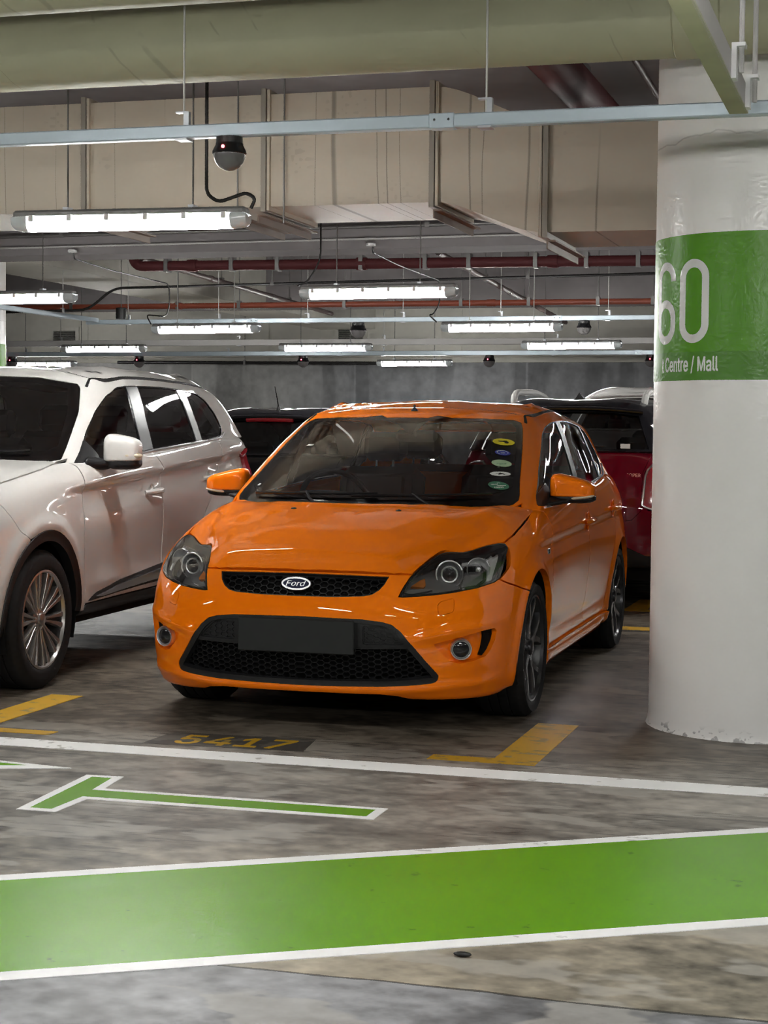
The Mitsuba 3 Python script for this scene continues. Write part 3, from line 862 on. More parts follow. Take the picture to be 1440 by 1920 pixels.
def sheet_mesh(surf, poly, h=0.02, lift=0.0, flange=0.02, open_at=None):
    """(vertices, triangles, normals) of a panel: the part of a skin inside poly, lifted off it, its edges turned inwards by flange."""
    poly = clean(poly)
    Vs, Fs, Ns, at = [], [], [], 0
    for g in getattr(poly, 'geoms', [poly]):
        if g.geom_type != 'Polygon' or g.area < 1e-7:
            continue
        q, f = cells(g, h)
        p, n = surf(q, True)
        p = p + n * lift
        fn = np.cross(p[f[:, 1]] - p[f[:, 0]], p[f[:, 2]] - p[f[:, 0]])
        if (fn * n[f[:, 0]]).sum() < 0:
            f = f[:, ::-1]
        Vs.append(p); Ns.append(n); Fs.append(f + at); at += len(p)
        if flange:
            for r in [g.exterior, *g.interiors]:
                c = dense(np.array(r.coords)[:-1], h * 0.8)
                c2 = np.vstack([c, c[:1]])
                p, n = surf(c2, True)
                p = p + n * lift
                t = np.gradient(p, axis=0)
                e = np.cross(t, n)
                e /= np.linalg.norm(e, axis=1, keepdims=True) + 1e-12
                if g.exterior is r and not r.is_ccw or g.exterior is not r and r.is_ccw:
                    pass
                k = len(p)
                if open_at is not None:
                    mid = (c2[:-1] + c2[1:]) / 2
                    use = ~open_at(mid)
                else:
                    use = np.ones(k - 1, bool)
                a = np.arange(k - 1)[use]
                ff = np.vstack([np.stack([a, a + 1, a + 1 + k], 1), np.stack([a, a + 1 + k, a + k], 1)])
                v = np.vstack([p, p - n * flange])
                w = np.cross(v[ff[:, 1]] - v[ff[:, 0]], v[ff[:, 2]] - v[ff[:, 0]])
                if (w * e[ff[:, 0] % k]).sum() < 0:
                    ff = ff[:, ::-1]
                Vs.append(v); Ns.append(np.vstack([e, e])); Fs.append(ff + at); at += len(v)
    return np.vstack(Vs), np.vstack(Fs), np.vstack(Ns)


def flip_y(m):
    v, f, n = m
    return v * [1, -1, 1], f[:, ::-1], n * [1, -1, 1]


def join(*ms):
    at = np.cumsum([0] + [len(m[0]) for m in ms])
    return np.vstack([m[0] for m in ms]), np.vstack([m[1] + a for m, a in zip(ms, at)]), np.vstack([m[2] for m in ms])


def raw(m):
    return {'type': 'ply', 'filename': meshkit.write_ply((m[0], m[1]), False, None, None, normals=m[2]), 'face_normals': False}


class Car:
    def __init__(self, key, x, y, deg):
        """x forward, y to its left, z up in car coordinates; deg turns it; 0 faces the driveway (-y)."""
        self.key = key
        self.to = T().translate([x, y, 0]).rotate([0, 0, 1], deg - 90)
        a = math.radians(deg - 90)
        self.M = np.array([[math.cos(a), -math.sin(a), 0, x], [math.sin(a), math.cos(a), 0, y], [0, 0, 1, 0], [0, 0, 0, 1.0]])

    def put(self, name, mesh, mat, parent=None, smooth=35, label=None, at=None, **more):
        to = self.to if at is None else self.to @ at
        if isinstance(mesh, tuple):
            mesh = raw(mesh)
        k = put(name, mesh, mat, parent or self.key, smooth, to, **more)
        if label:
            labels[k] = {'label': label}
        return k

    def panel(self, name, surf, poly, mat, side=None, h=0.02, lift=0.0, flange=0.02, parent=None, label=None, centre=False):
        """side: 'l', 'r', 'both' (two parts) or None with centre=True (one part across the middle)."""
        op = (lambda q: (np.abs(q[:, 0]) < 1e-4) | (np.abs(q[:, 1] - surf.Tm) < 1e-4)) if isinstance(surf, Skin) else (lambda q: np.abs(q[:, 1]) < 1e-4)
        m = sheet_mesh(surf, poly, h, lift, flange, op if centre else None)
        if centre:
            return self.put(name, join(m, flip_y(m)), mat, parent, label=label)
        out = []
        if side in ('l', 'both'):
            out.append(self.put(name, m, mat, parent, label=label))
        if side in ('r', 'both'):
            out.append(self.put(name, flip_y(m), mat, parent, label=label))
        return out

    def both(self, name, mesh, mat, parent=None, smooth=35, label=None):
        """A mesh of the left side and its mirror image, two parts."""
        a = self.put(name, mesh, mat, parent, smooth, label)
        b = mesh.copy()
        b.vertices = b.vertices * [1, -1, 1]
        b.invert()
        return a, self.put(name, b, mat, parent, smooth, label)


# materials of cars
def flake(p, n, uv):
    return 0.00001 * noise(p.x * 900, p.y * 900, p.z * 900)


def car_paint(key, c):
    """Clear lacquer over a coloured base."""
    scene[key] = {'type': 'twosided', 'bsdf': {'type': 'plastic', 'int_ior': 1.55, 'nonlinear': False, 'diffuse_reflectance': RGB(*c)}}
    return key


car_paint('m_orange', (0.86, 0.182, 0.003))
car_paint('m_pearl', (0.62, 0.605, 0.585))
car_paint('m_crimson', (0.14, 0.002, 0.012))
car_paint('m_ink', (0.008, 0.008, 0.010))
material('m_trim', (0.011, 0.011, 0.012), 0.45, spec=0.3)
material('m_trim_gloss', (0.006, 0.006, 0.007), 0.12, spec=0.5)
material('m_grille', (0.007, 0.007, 0.008), 0.45, spec=0.25)
material('m_dark', (0.006, 0.006, 0.006), 0.8, spec=0.1)
material('m_rubber', mikit.proc(lambda p, n, uv: mi.Color3f(0.010, 0.010, 0.0105) * (0.8 + 0.4 * noise(p.x * 60, p.y * 60, p.z * 60))), 0.7, spec=0.25)
material('m_alloy_dark', (0.050, 0.050, 0.054), 0.22, metallic=0.65, spec=0.5)
material('m_alloy', (0.42, 0.40, 0.385), 0.25, metallic=0.8)
material('m_alloy_black', (0.03, 0.03, 0.03), 0.35, metallic=0.3)
material('m_chrome', (0.86, 0.86, 0.87), 0.20, metallic=1.0)
material('m_satin', (0.45, 0.45, 0.46), 0.25, metallic=0.9)
material('m_pillar', (0.13, 0.13, 0.135), 0.28, metallic=0.6)
material('m_silver', (0.50, 0.50, 0.51), 0.35, metallic=0.2, spec=0.6)
material('m_bright', (0.82, 0.82, 0.83), 0.34, metallic=0.9)
material('m_disc', (0.30, 0.29, 0.28), 0.35, metallic=0.9)
material('m_bowl', (0.16, 0.16, 0.165), 0.25, metallic=0.5)
material('m_reflector', (0.75, 0.75, 0.78), 0.12, metallic=1.0)
material('m_amber', (0.30, 0.085, 0.008), 0.2)
material('m_signal', (0.62, 0.55, 0.42), 0.15, spec=0.5)
material('m_lens_red', (0.24, 0.006, 0.012), 0.1, spec=0.6, coat=1.0)
material('m_lens_pale', (0.55, 0.45, 0.45), 0.1, spec=0.6, coat=1.0)
material('m_seat', (0.045, 0.043, 0.042), 0.7, spec=0.25, sheen=0.3)
material('m_seat_orange', (0.42, 0.115, 0.02), 0.65, spec=0.25)
material('m_cabin', (0.030, 0.030, 0.031), 0.6, spec=0.3)
material('m_lining', (0.05, 0.048, 0.046), 0.8)
material('m_badge_blue', (0.002, 0.004, 0.028), 0.3, spec=0.2)
material('m_plate', (0.013, 0.0145, 0.0145), 0.5, spec=0.3)
material('m_lens_glass', (0.010, 0.010, 0.011), 0.05, spec=0.5)
for key, tint in (('m_glass', 0.34), ('m_glass_side', 0.38), ('m_glass_dark', 0.08), ('m_glass_clear', 0.97)):
    scene[key] = {'type': 'thindielectric', 'int_ior': 1.52, 'specular_transmittance': RGB(tint, tint * 1.0, tint * 0.995)}


def wheel(car, x, y, R, W, rim_r, style, side=1, mats=('m_alloy_dark',), steer=0.0, detail=True):
    """One road wheel at its hub; y is the outer face of the tyre. side 1 = left."""
    k = car.put('wheel', lathe_tyre(R, W, rim_r), 'm_rubber', None, 40, at=(a := T().translate([x, y, R - 0.004]).rotate([0, 0, 1], steer + (0 if side > 0 else 180))), label='black tyre on an alloy wheel')
    car.put('rim', lathe([(rim_r + 0.002, -0.004), (rim_r + 0.004, 0.002), (rim_r - 0.006, 0.004), (rim_r - 0.012, -0.012)], 64, 'y'), mats[0], k, 40, at=a)
    car.put('rim_barrel', lathe([(rim_r - 0.012, -0.012), (rim_r - 0.02, -0.05), (rim_r - 0.035, -W + 0.02), (rim_r - 0.015, -W + 0.004)], 64, 'y'), 'm_alloy_black', k, 40, at=a)
    if not detail:
        car.put('disc_cover', lathe([(rim_r - 0.01, -0.02), (0.05, 0.0), (0, 0.0)], 40, 'y'), mats[0], k, 40, at=a)
        return k
    car.put('brake_disc', lathe([(0.06, -0.085), (0.155, -0.085), (0.155, -0.11), (0.06, -0.11)], 48, 'y'), 'm_disc', k, 30, at=a)
    car.put('barrel', lathe([(rim_r - 0.03, -W * 0.75), (0, -W * 0.75)], 40, 'y'), 'm_dark', k, 30, at=a)
    for sp, mat in style(rim_r):
        car.put('spoke', sp, mat, k, 30, at=a)
    car.put('hub', lathe([(0.075, -0.06), (0.07, -0.028), (0.05, -0.02), (0.034, -0.018), (0.033, -0.008), (0.028, -0.004), (0, -0.003)], 32, 'y'), mats[0], k, 40, at=a)
    for i in range(5):
        t = 2 * np.pi * (i + 0.5) / 5
        car.put('nut', move(lathe([(0, 0.0), (0.008, -0.001), (0.010, -0.012), (0.010, -0.03)], 8, 'y'), TR(0.052 * math.cos(t), -0.016, 0.052 * math.sin(t))), 'm_satin' if mats[0] == 'm_alloy' else 'm_alloy_dark', k, 30, at=a)
    return k


def lathe_tyre(R, W, r):
    p = [(r - 0.004, -W + 0.012), (r + 0.02, -W - 0.002), ((r + R) / 2 + 0.01, -W - 0.010), (R - 0.022, -W + 0.000), (R - 0.006, -W + 0.018)]
    n = 4
    for i in range(n):                   # tread ribs
        a, b = -W + 0.02 + (W - 0.04) * i / n, -W + 0.02 + (W - 0.04) * (i + 1) / n
        p += [(R - 0.001, a + 0.002), (R, (a + b) / 2), (R - 0.001, b - 0.005)] + ([(R - 0.009, b - 0.004), (R - 0.009, b + 0.001)] if i < n - 1 else [])
    p += [(R - 0.006, -0.018), (R - 0.022, 0.000), ((r + R) / 2 + 0.012, 0.010), (r + 0.024, 0.006), (r + 0.010, 0.003), (r - 0.004, -0.008)]
    return lathe(p, 72, 'y')


def spoke_mesh(pts, widths, depth=0.03, bevel=0.006):
    """A bar along pts (radius, sideways, outwards), flat faced with bevelled edges; the wheel's axis is y."""
    P, V = np.asarray(pts, float), []
    t = np.gradient(P[:, :2], axis=0)
    t /= np.linalg.norm(t, axis=1, keepdims=True)
    s = np.stack([-t[:, 1], t[:, 0]], 1)
    for p, w, q in zip(P, widths, s):
        for a, d in ((-w / 2 - bevel, -depth), (-w / 2 - bevel * 0.6, -bevel), (-w / 2, 0.0), (w / 2, 0.0), (w / 2 + bevel * 0.6, -bevel), (w / 2 + bevel, -depth)):
            V.append([p[0] + q[0] * a, p[2] + d, p[1] + q[1] * a])
    F, k = [], 6
    for i in range(len(P) - 1):
        for j in range(k):
            a, b, c, d = i * k + j, i * k + (j + 1) % k, (i + 1) * k + (j + 1) % k, (i + 1) * k + j
            F += [[a, b, c], [a, c, d]]
    F += [[0, j + 1, j] for j in range(1, k - 1)] + [[(len(P) - 1) * k, (len(P) - 1) * k + j, (len(P) - 1) * k + j + 1] for j in range(1, k - 1)]
    m = trimesh.Trimesh(V, F, process=False)
    m.fix_normals()
    return m


def arch(cx, cz, r, n=48, flat=-0.2):
    a = np.linspace(0, 2 * np.pi, n, endpoint=False)
    return np.stack([cx + r * np.cos(a), cz + r * np.sin(a)], 1)
# ------------------------------------------------------------------ the orange hatchback: nets of its left half
def sec(x, ys, zs):
    return [(x if np.isscalar(x) else x[i], y, z) for i, (y, z) in enumerate(zip(ys, zs))]


OB = [  # body, nose to tail; ten points each from the under edge to the top edge
    sec([.70, .825, .852, .872, .886, .884, .868, .832, .786, .68], [0] * 10, [.170, .178, .235, .33, .43, .515, .61, .692, .737, .785]),
    sec([.69, .815, .842, .864, .878, .876, .858, .820, .768, .66], [.25, .25, .25, .25, .25, .25, .245, .24, .225, .21], [.170, .178, .235, .33, .43, .515, .61, .690, .737, .782]),
    sec([.67, .780, .806, .832, .845, .842, .820, .772, .700, .60], [.42, .455, .465, .472, .478, .474, .462, .44, .405, .37], [.165, .175, .235, .33, .43, .520, .605, .688, .745, .790]),
    sec([.62, .708, .732, .755, .765, .757, .728, .660, .560, .44], [.54, .628, .642, .657, .664, .656, .628, .578, .520, .47], [.160, .168, .235, .34, .44, .530, .615, .702, .770, .825]),
    sec([.52, .582, .602, .622, .630, .620, .590, .515, .420, .31], [.66, .765, .787, .800, .802, .794, .766, .705, .645, .59], [.158, .168, .245, .35, .45, .545, .635, .730, .795, .845]),
    sec([.41, .428, .438, .444, .450, .445, .428, .378, .310, .22], [.74, .842, .862, .873, .878, .873, .858, .812, .740, .67], [.160, .178, .26, .36, .46, .565, .665, .765, .820, .868]),
    sec([.26, .262, .262, .262, .262, .262, .257, .237, .195, .13], [.78, .868, .893, .905, .910, .906, .895, .855, .790, .715], [.180, .205, .28, .38, .48, .605, .705, .795, .848, .893]),
    sec(0.0, [.80, .885, .910, .920, .922, .920, .911, .884, .822, .750], [.19, .22, .30, .40, .50, .63, .745, .835, .892, .928]),
    sec(-.36, [.79, .872, .892, .902, .912, .914, .906, .890, .846, .775], [.18, .21, .29, .40, .52, .65, .765, .855, .922, .955]),
    sec(-.80, [.78, .855, .878, .888, .901, .913, .908, .895, .868, .836], [.175, .20, .28, .40, .52, .65, .77, .866, .934, .952]),
    sec(-1.50, [.78, .855, .876, .886, .900, .912, .908, .896, .870, .840], [.175, .20, .28, .40, .52, .65, .775, .874, .945, .963]),
    sec(-2.15, [.78, .862, .884, .895, .908, .917, .911, .896, .864, .836], [.18, .21, .29, .40, .52, .65, .78, .885, .962, .984]),
    sec(-2.64, [.78, .872, .905, .916, .922, .922, .912, .888, .846, .812], [.20, .23, .31, .41, .52, .65, .79, .90, .985, 1.01]),
    sec(-3.02, [.76, .850, .880, .892, .897, .892, .876, .846, .800, .766], [.22, .24, .31, .41, .52, .65, .79, .90, .985, 1.01]),
    sec([-3.20, -3.28, -3.30, -3.31, -3.312, -3.30, -3.27, -3.22, -3.17, -3.12], [.70, .775, .795, .803, .806, .797, .776, .746, .710, .68], [.24, .25, .31, .41, .52, .65, .79, .90, .985, 1.01]),
    sec([-3.28, -3.40, -3.42, -3.435, -3.44, -3.42, -3.37, -3.30, -3.25, -3.20], [.52, .58, .59, .60, .60, .595, .58, .56, .54, .52], [.25, .26, .32, .42, .52, .65, .79, .90, .985, 1.01]),
    sec([-3.30, -3.44, -3.46, -3.472, -3.476, -3.45, -3.40, -3.33, -3.28, -3.22], [.30] * 10, [.25, .26, .32, .42, .52, .65, .79, .90, .985, 1.01]),
    sec([-3.30, -3.445, -3.465, -3.477, -3.48, -3.455, -3.405, -3.335, -3.285, -3.225], [0] * 10, [.25, .26, .32, .42, .52, .65, .79, .90, .985, 1.01]),
]
OG = [  # glasshouse, windscreen to hatch; six points each from below the belt to the roof
    sec([.12, .05, -.30, -.66, -1.00, -1.15], [0] * 6, [.945, .978, 1.145, 1.298, 1.412, 1.440]),
    sec([.03, -.03, -.36, -.70, -1.02, -1.15], [.41, .41, .385, .36, .33, .32], [.942, .975, 1.138, 1.288, 1.402, 1.430]),
    sec([-.25, -.29, -.55, -.82, -1.07, -1.14], [.735, .727, .675, .617, .557, .540], [.935, .968, 1.112, 1.256, 1.377, 1.404]),
    sec([-.33, -.36, -.61, -.87, -1.10, -1.155], [.785, .775, .733, .678, .612, .568], [.930, .962, 1.098, 1.238, 1.358, 1.403]),
    sec([-.46, -.48, -.70, -.93, -1.14, -1.21], [.825, .818, .780, .727, .655, .578], [.926, .952, 1.080, 1.212, 1.334, 1.406]),
    sec([-.72, -.73, -.88, -1.05, -1.24, -1.33], [.847, .836, .795, .738, .667, .583], [.928, .950, 1.084, 1.224, 1.350, 1.413]),
    sec([-1.15, -1.15, -1.20, -1.27, -1.38, -1.42], [.860, .847, .802, .743, .673, .598], [.933, .955, 1.090, 1.236, 1.370, 1.424]),
    sec([-1.60, -1.60, -1.60, -1.60, -1.62, -1.62], [.860, .847, .803, .745, .674, .605], [.940, .962, 1.096, 1.244, 1.382, 1.432]),
    sec([-2.20, -2.20, -2.20, -2.18, -2.16, -2.15], [.853, .840, .793, .733, .662, .592], [.960, .982, 1.106, 1.243, 1.366, 1.414]),
    sec([-2.75, -2.75, -2.73, -2.70, -2.66, -2.62], [.832, .817, .767, .711, .646, .58], [.998, 1.016, 1.120, 1.236, 1.338, 1.384]),
    sec([-3.08, -3.06, -3.00, -2.93, -2.87, -2.82], [.78, .765, .72, .67, .61, .56], [1.00, 1.02, 1.12, 1.225, 1.32, 1.362]),
    sec([-3.25, -3.22, -3.13, -3.04, -2.95, -2.86], [.60, .59, .56, .52, .48, .45], [1.00, 1.02, 1.12, 1.225, 1.322, 1.37]),
    sec([-3.30, -3.27, -3.17, -3.07, -2.97, -2.87], [.30, .30, .29, .27, .25, .24], [1.00, 1.02, 1.12, 1.23, 1.33, 1.378]),
    sec([-3.31, -3.28, -3.18, -3.08, -2.975, -2.875], [0] * 6, [1.00, 1.02, 1.12, 1.23, 1.332, 1.38]),
]


OB, OG = np.array(OB), np.array(OG)
OB[..., 1] *= 0.958
OB[5:8, 7:, 1] -= [0.012, 0.022, 0.024]
OB[8, 7:, 1] -= [0.004, 0.006, 0.008]
OB[4:7, 7:, 2] -= [0.004, 0.010, 0.010]
OG[..., 1] *= np.array([.982, .982, .995, 1.01, 1.03, 1.03])
OG[8:, :, 1] *= 0.965
OB[10:14, 8:, 2] += np.array([.030, .045, .048, .040])[:, None]
OB[10:14, 7, 2] += [.018, .025, .028, .025]
OB[14:, 8:, 2] += .03
OG[6:10, :2, 2] += np.array([.020, .034, .045, .045])[:, None]
OG[6:10, 2, 2] += [.008, .014, .018, .018]
OG[10:, :2, 2] += .035


def ring_bump(P, wheels, r0, width, amp):
    d = 0
    for cx, cz in wheels:
        r = np.hypot(P[..., 0] - cx, P[..., 2] - cz)
        d = d + amp * np.exp(-((r - r0) / width) ** 2) * (P[..., 2] > 0.18)
    return d


def orange_bumps(P, N):
    side = np.clip((np.abs(N[..., 1]) - 0.55) / 0.3, 0, 1)
    b = ring_bump(P, ((0, .318), (-2.64, .318)), .365, .035, .014) * side
    x, y, z = P[..., 0], np.abs(P[..., 1]), P[..., 2]
    front = np.clip((N[..., 0] - 0.2) / 0.4, 0, 1)
    # crease above the fog lamps, running out from the lower intake; chin
    b = b + 0.010 * np.exp(-((z - (.43 + .07 * np.clip((y - .5) / .35, 0, 1))) / .022) ** 2) * front * np.clip((y - .42) / .1, 0, 1)
    b = b - 0.012 * np.exp(-((z - .385) / .05) ** 2) * front * np.clip((y - .52) / .08, 0, 1) * np.clip((.86 - y) / .06, 0, 1)
    b = b + 0.012 * np.exp(-((z - (.205 + .03 * np.clip((y - .4) / .4, 0, 1))) / .022) ** 2) * front
    # door crease and sill
    door = side * np.clip((x + 2.3) / .2, 0, 1) * np.clip((-.25 - x) / .2, 0, 1)
    b = b - 0.010 * np.exp(-((z - .345) / .035) ** 2) * door + .016 * np.exp(-((z - .205) / .022) ** 2) * door - .010 * np.exp(-((z - .252) / .016) ** 2) * door
    q = (z - (.800 + .022 * (-x - .3))) / .022
    b = b + side * np.clip((.12 - x) / .3, 0, 1) * (0.008 * np.exp(-(q / 3.5) ** 2) * np.tanh(q) + 0.004 * np.exp(-q * q))
    return b


def hood_points(body, rows=(6.7, 10)):
    t0 = np.interp(rows[0], np.arange(10), body.kt)
    sel = body.tt >= t0
    P = body.P[:, sel][::6, ::5].reshape(-1, 3)
    return P[P[:, 0] > -0.42]


O_body = Skin(OB, 4, orange_bumps)
O_glass = Skin(OG, 1, None, (420, 90), 'makima')


def hood_bumps(x, y):
    # raised middle with a crease from the screen's corners to the grille's corners
    yc = np.interp(x, [-.25, 0, .2, .4, .6, .70, .80], [.68, .665, .64, .585, .490, .425, .385])
    s = np.clip((yc - np.abs(y)) / .075 + .5, 0, 1)
    fade = np.clip((x + .30) / .25, 0, 1) * np.clip((.84 - x) / .12, 0, 1)
    lip = .005 * np.tanh((.752 - .10 * y * y - x) / .008) * np.clip((.42 - np.abs(y)) / .03, 0, 1) * np.clip((x - .60) / .1, 0, 1)
    return 0.024 * (s * s * (3 - 2 * s)) * fade + lip


_hp = [(.66, 0, .797), (.55, 0, .838), (.40, 0, .878), (.25, 0, .912), (.10, 0, .940), (.55, .22, .833), (.40, .25, .873), (.25, .3, .905), (.10, .32, .934), (-.02, .30, .952), (.03, 0, .953), (.25, .5, .890), (.10, .55, .914), (-.05, .58, .934), (-.15, .66, .944)]
O_hood = Sheet(np.vstack([hood_points(O_body), _hp]), -0.42, 0.86, 0.90, hood_bumps, (220, 150), 1e-4)
_rp = np.vstack([O_glass.P[::5, -12::3].reshape(-1, 3), [(-1.3, 0, 1.468), (-1.7, 0, 1.485), (-2.2, 0, 1.468), (-2.6, 0, 1.425), (-1.3, .3, 1.454), (-1.7, .3, 1.470), (-2.2, .3, 1.452)]])
O_roof = Sheet(_rp, -2.95, -0.95, 0.70, None, (120, 60), 1e-4)
def front_side(body):
    """Maps from the front view (y, z), the side view (x, z) and the plan (x, y) onto the skin."""
    f = body.inverse([1, 2], lambda P, N: (N[..., 0] > 0.12) & (P[..., 0] > 0.15))
    s = body.inverse([0, 2], lambda P, N: (N[..., 1] > 0.25) & (P[..., 0] < 0.6) & (P[..., 0] > -3.2))
    p = body.inverse([0, 1], lambda P, N: (N[..., 2] > 0.15) & (P[..., 2] > 0.6))
    return f, s, p


def honeycomb(surf, inv, opening, wx, wz, bar, keep_yz, h=0.014):
    """Hexagonal holes over a region of the front view: the bars that remain, in (u, t)."""
    y0, z0, y1, z1 = keep_yz.bounds
    holes = []
    ys, zs = np.arange(-0.02, y1 + wx, wx * 0.75), np.arange(z0 - wz, z1 + wz, wz)
    a = np.arange(6) * np.pi / 3
    for i, y in enumerate(ys):
        for z in zs + (wz / 2 if i % 2 else 0):
            hx = Polygon(np.stack([y + (wx / 2 - bar) * np.cos(a), z + (wz / 2 / 0.866 - bar) * np.sin(a)], 1))
            c = hx.intersection(keep_yz)
            if c.area > 0.15 * hx.area and c.geom_type == 'Polygon':
                holes.append(Polygon(inv(dense(np.array(c.exterior.coords)[:-1], 0.01))))
    return clean(opening.difference(unary_union([clean(q) for q in holes])))


def ellipsoid(rx, ry, rz, e=1.0, n=24):
    m = trimesh.creation.icosphere(4, 1.0)
    v = m.vertices
    v = np.sign(v) * np.abs(v) ** e
    m.vertices = v * [rx, ry, rz]
    return m


GAP = 0.0026


def sym(q):
    q = clean(q.intersection(sbox(0, -5, 30, 10)))
    return clean(unary_union([q.buffer(1e-5), affinity.scale(q, -1, 1, origin=(0, 0)).buffer(1e-5)]))


C = Car(thing('car', 'orange five door hatchback with black honeycomb grilles, parked in the middle facing the viewer', 'car'), -2.479, 7.916, 0.6)
fr, sd, pl = front_side(O_body)
WH = [(0.0, .318), (-2.64, .318)]

# outlines: front view (y, z), side view (x, z), plan (x, y), in metres
hl = [(.436, .611), (.448, .645), (.469, .694), (.491, .731), (.517, .757), (.540, .777)]
hl_plan = [(.472, .559), (.449, .590), (.425, .625), (.384, .656), (.314, .701), (.250, .748)]
hl_side = [(.235, .812), (.262, .794), (.323, .767), (.388, .729)]
hl_low = [(.797, .672), (.779, .658), (.726, .640), (.648, .626), (.584, .618), (.518, .613), (.448, .609)]
HL = clean(Polygon(np.vstack([fr(dense(hl, closed=False)), pl(dense(hl_plan, closed=False)), sd(dense(hl_side, closed=False)), fr(dense(hl_low, closed=False))]))).buffer(0.004).buffer(-0.004)
GR_yz = Polygon([(-.1, .700), (.18, .698), (.384, .693), (.371, .660), (.352, .636), (.325, .618), (.290, .610), (.163, .604), (-.1, .603)])
GR = clean(Polygon(fr(dense([(-.02, .700), (.18, .698), (.384, .693), (.371, .660), (.352, .636), (.325, .618), (.290, .610), (.163, .604), (-.02, .603)])))); GR = sym(GR)
in_pts = [(-.02, .519), (.29, .514), (.375, .505), (.417, .493), (.454, .464), (.505, .401), (.551, .337), (.588, .289), (.605, .264), (.600, .248), (.572, .239), (.523, .233), (.449, .227), (.376, .223), (.193, .219), (-.02, .217)]
IN = sym(Polygon(fr(dense(in_pts))).buffer(0)).buffer(-.022).buffer(.022)
fog_pts = [(.582, .410), (.631, .424), (.698, .442), (.759, .459), (.800, .466), (.806, .452), (.799, .412), (.785, .372), (.769, .347), (.727, .329), (.679, .322), (.649, .331), (.626, .352), (.601, .381)]
FOG = clean(Polygon(fr(dense(fog_pts))))
slot = [(.775, .460), (.802, .466), (.803, .428), (.792, .383), (.770, .349), (.759, .353), (.770, .388), (.776, .428)]
SLOT = clean(Polygon(fr(dense(slot))))
half = sbox(0, -1, 20, 10)
ARCH = [clean(Polygon(sd(arch(x, z + .012, .352)))) for x, z in WH]
TK = O_body.kt
lines = lambda *p: np.vstack(p)
bump_top = lines(fr(dense([(-.02, .704), (.2, .704), (.385, .699), (.415, .698), (.475, .697), (.47, .66), (.60, .64), (.797, .667), (.842, .636)], closed=False)), sd(dense([(.30, .615), (.20, .590)], closed=False)))
u_arch = sd([(0.05, .30)])[0, 0]
below = clean(Polygon(lines(bump_top, [[u_arch, sd([(.20, .59)])[0, 1]], [u_arch, TK[0] + .035], [-1, TK[0] + .035]])))
chin = clean(Polygon(fr(dense([(-.1, .10), (-.1, .190), (.36, .190), (.42, .182), (.48, .160), (.48, .10)]))))
bumper = below.difference(unary_union([HL.buffer(GAP), GR, IN, FOG, ARCH[0]])).intersection(half)
low = clean(Polygon(lines([[-1, TK[0] + .02]], fr(dense([(-.02, .189), (.36, .189), (.43, .181), (.47, .168), (.55, .163), (.62, .163)], closed=False)), [[u_arch, TK[0] + .06], [u_arch, -1], [-1, -1]])))
bumper = bumper.difference(low)
WASH = clean(Polygon(fr(soft([(.593, .575), (.603, .589), (.650, .601), (.655, .546), (.602, .531)], .012))))
bumper = bumper.difference(WASH.buffer(.002))
C.panel('front_bumper', O_body, bumper, 'm_orange', h=.018, flange=.035, centre=True)
C.panel('washer_cover', O_body, WASH, 'm_orange', 'both', h=.012, lift=.0015, flange=.01)
tow = clean(Polygon(fr(np.stack([.505 + .016 * np.cos(np.linspace(0, 6.2832, 25)[:-1]), .470 + .018 * np.sin(np.linspace(0, 6.2832, 25)[:-1])], 1))))
C.panel('tow_cover', O_body, tow, 'm_orange', 'r', h=.01, lift=.0022, flange=.005)
# upper grille
g = C.panel('upper_grille', O_body, honeycomb(O_body, fr, GR.buffer(.006), .042, .0265, .0024, GR_yz.buffer(-.006)).intersection(half), 'm_grille', h=.016, lift=-.022, flange=.016, centre=True)
C.panel('frame', O_body, GR.buffer(.003).difference(GR.buffer(-.005)).intersection(half), 'm_trim', h=.02, lift=-.004, flange=.02, centre=True, parent=g)
C.panel('backing', O_body, GR.buffer(.01).intersection(half), 'm_dark', h=.03, lift=-.06, flange=0, centre=True, parent=g)
# lower intake
SG = clean(Polygon(fr(soft([(.290, .486), (.378, .486), (.405, .470), (.470, .404), (.290, .402)], .012))))
SGyz = Polygon([(.296, .480), (.374, .480), (.398, .467), (.455, .410), (.296, .408)])
inner = IN.buffer(-.024)
midbar = sym(Polygon(fr(dense([(-.02, .50), (.29, .50), (.60, .50), (.60, .393), (.29, .384), (-.02, .384)]))).buffer(0))
lowhex = Polygon([(-.1, .388), (.47, .394), (.545, .315), (.575, .268), (.560, .255), (.45, .245), (.376, .241), (.193, .237), (-.1, .235)])
g = C.panel('lower_grille', O_body, honeycomb(O_body, fr, inner.difference(midbar).buffer(.006), .038, .0245, .0022, lowhex).intersection(half), 'm_grille', h=.016, lift=-.034, flange=.016, centre=True)
C.panel('frame', O_body, IN.buffer(.002).difference(inner).intersection(half), 'm_trim', h=.016, lift=-.004, flange=.03, centre=True, parent=g)
C.panel('cross_bar', O_body, inner.intersection(midbar).difference(SG).buffer(.001).intersection(half), 'm_trim', h=.016, lift=-.012, flange=.02, centre=True, parent=g)
C.panel('side_mesh', O_body, honeycomb(O_body, fr, SG.buffer(.003), .038, .0245, .0026, SGyz), 'm_trim', 'both', h=.012, lift=-.020, flange=.008, parent=g)
C.panel('side_backing', O_body, SG.buffer(.004), 'm_trim', 'both', h=.02, lift=-.026, flange=0, parent=g)
C.panel('backing', O_body, IN.buffer(.01).intersection(half), 'm_dark', h=.03, lift=-.075, flange=0, centre=True, parent=g)
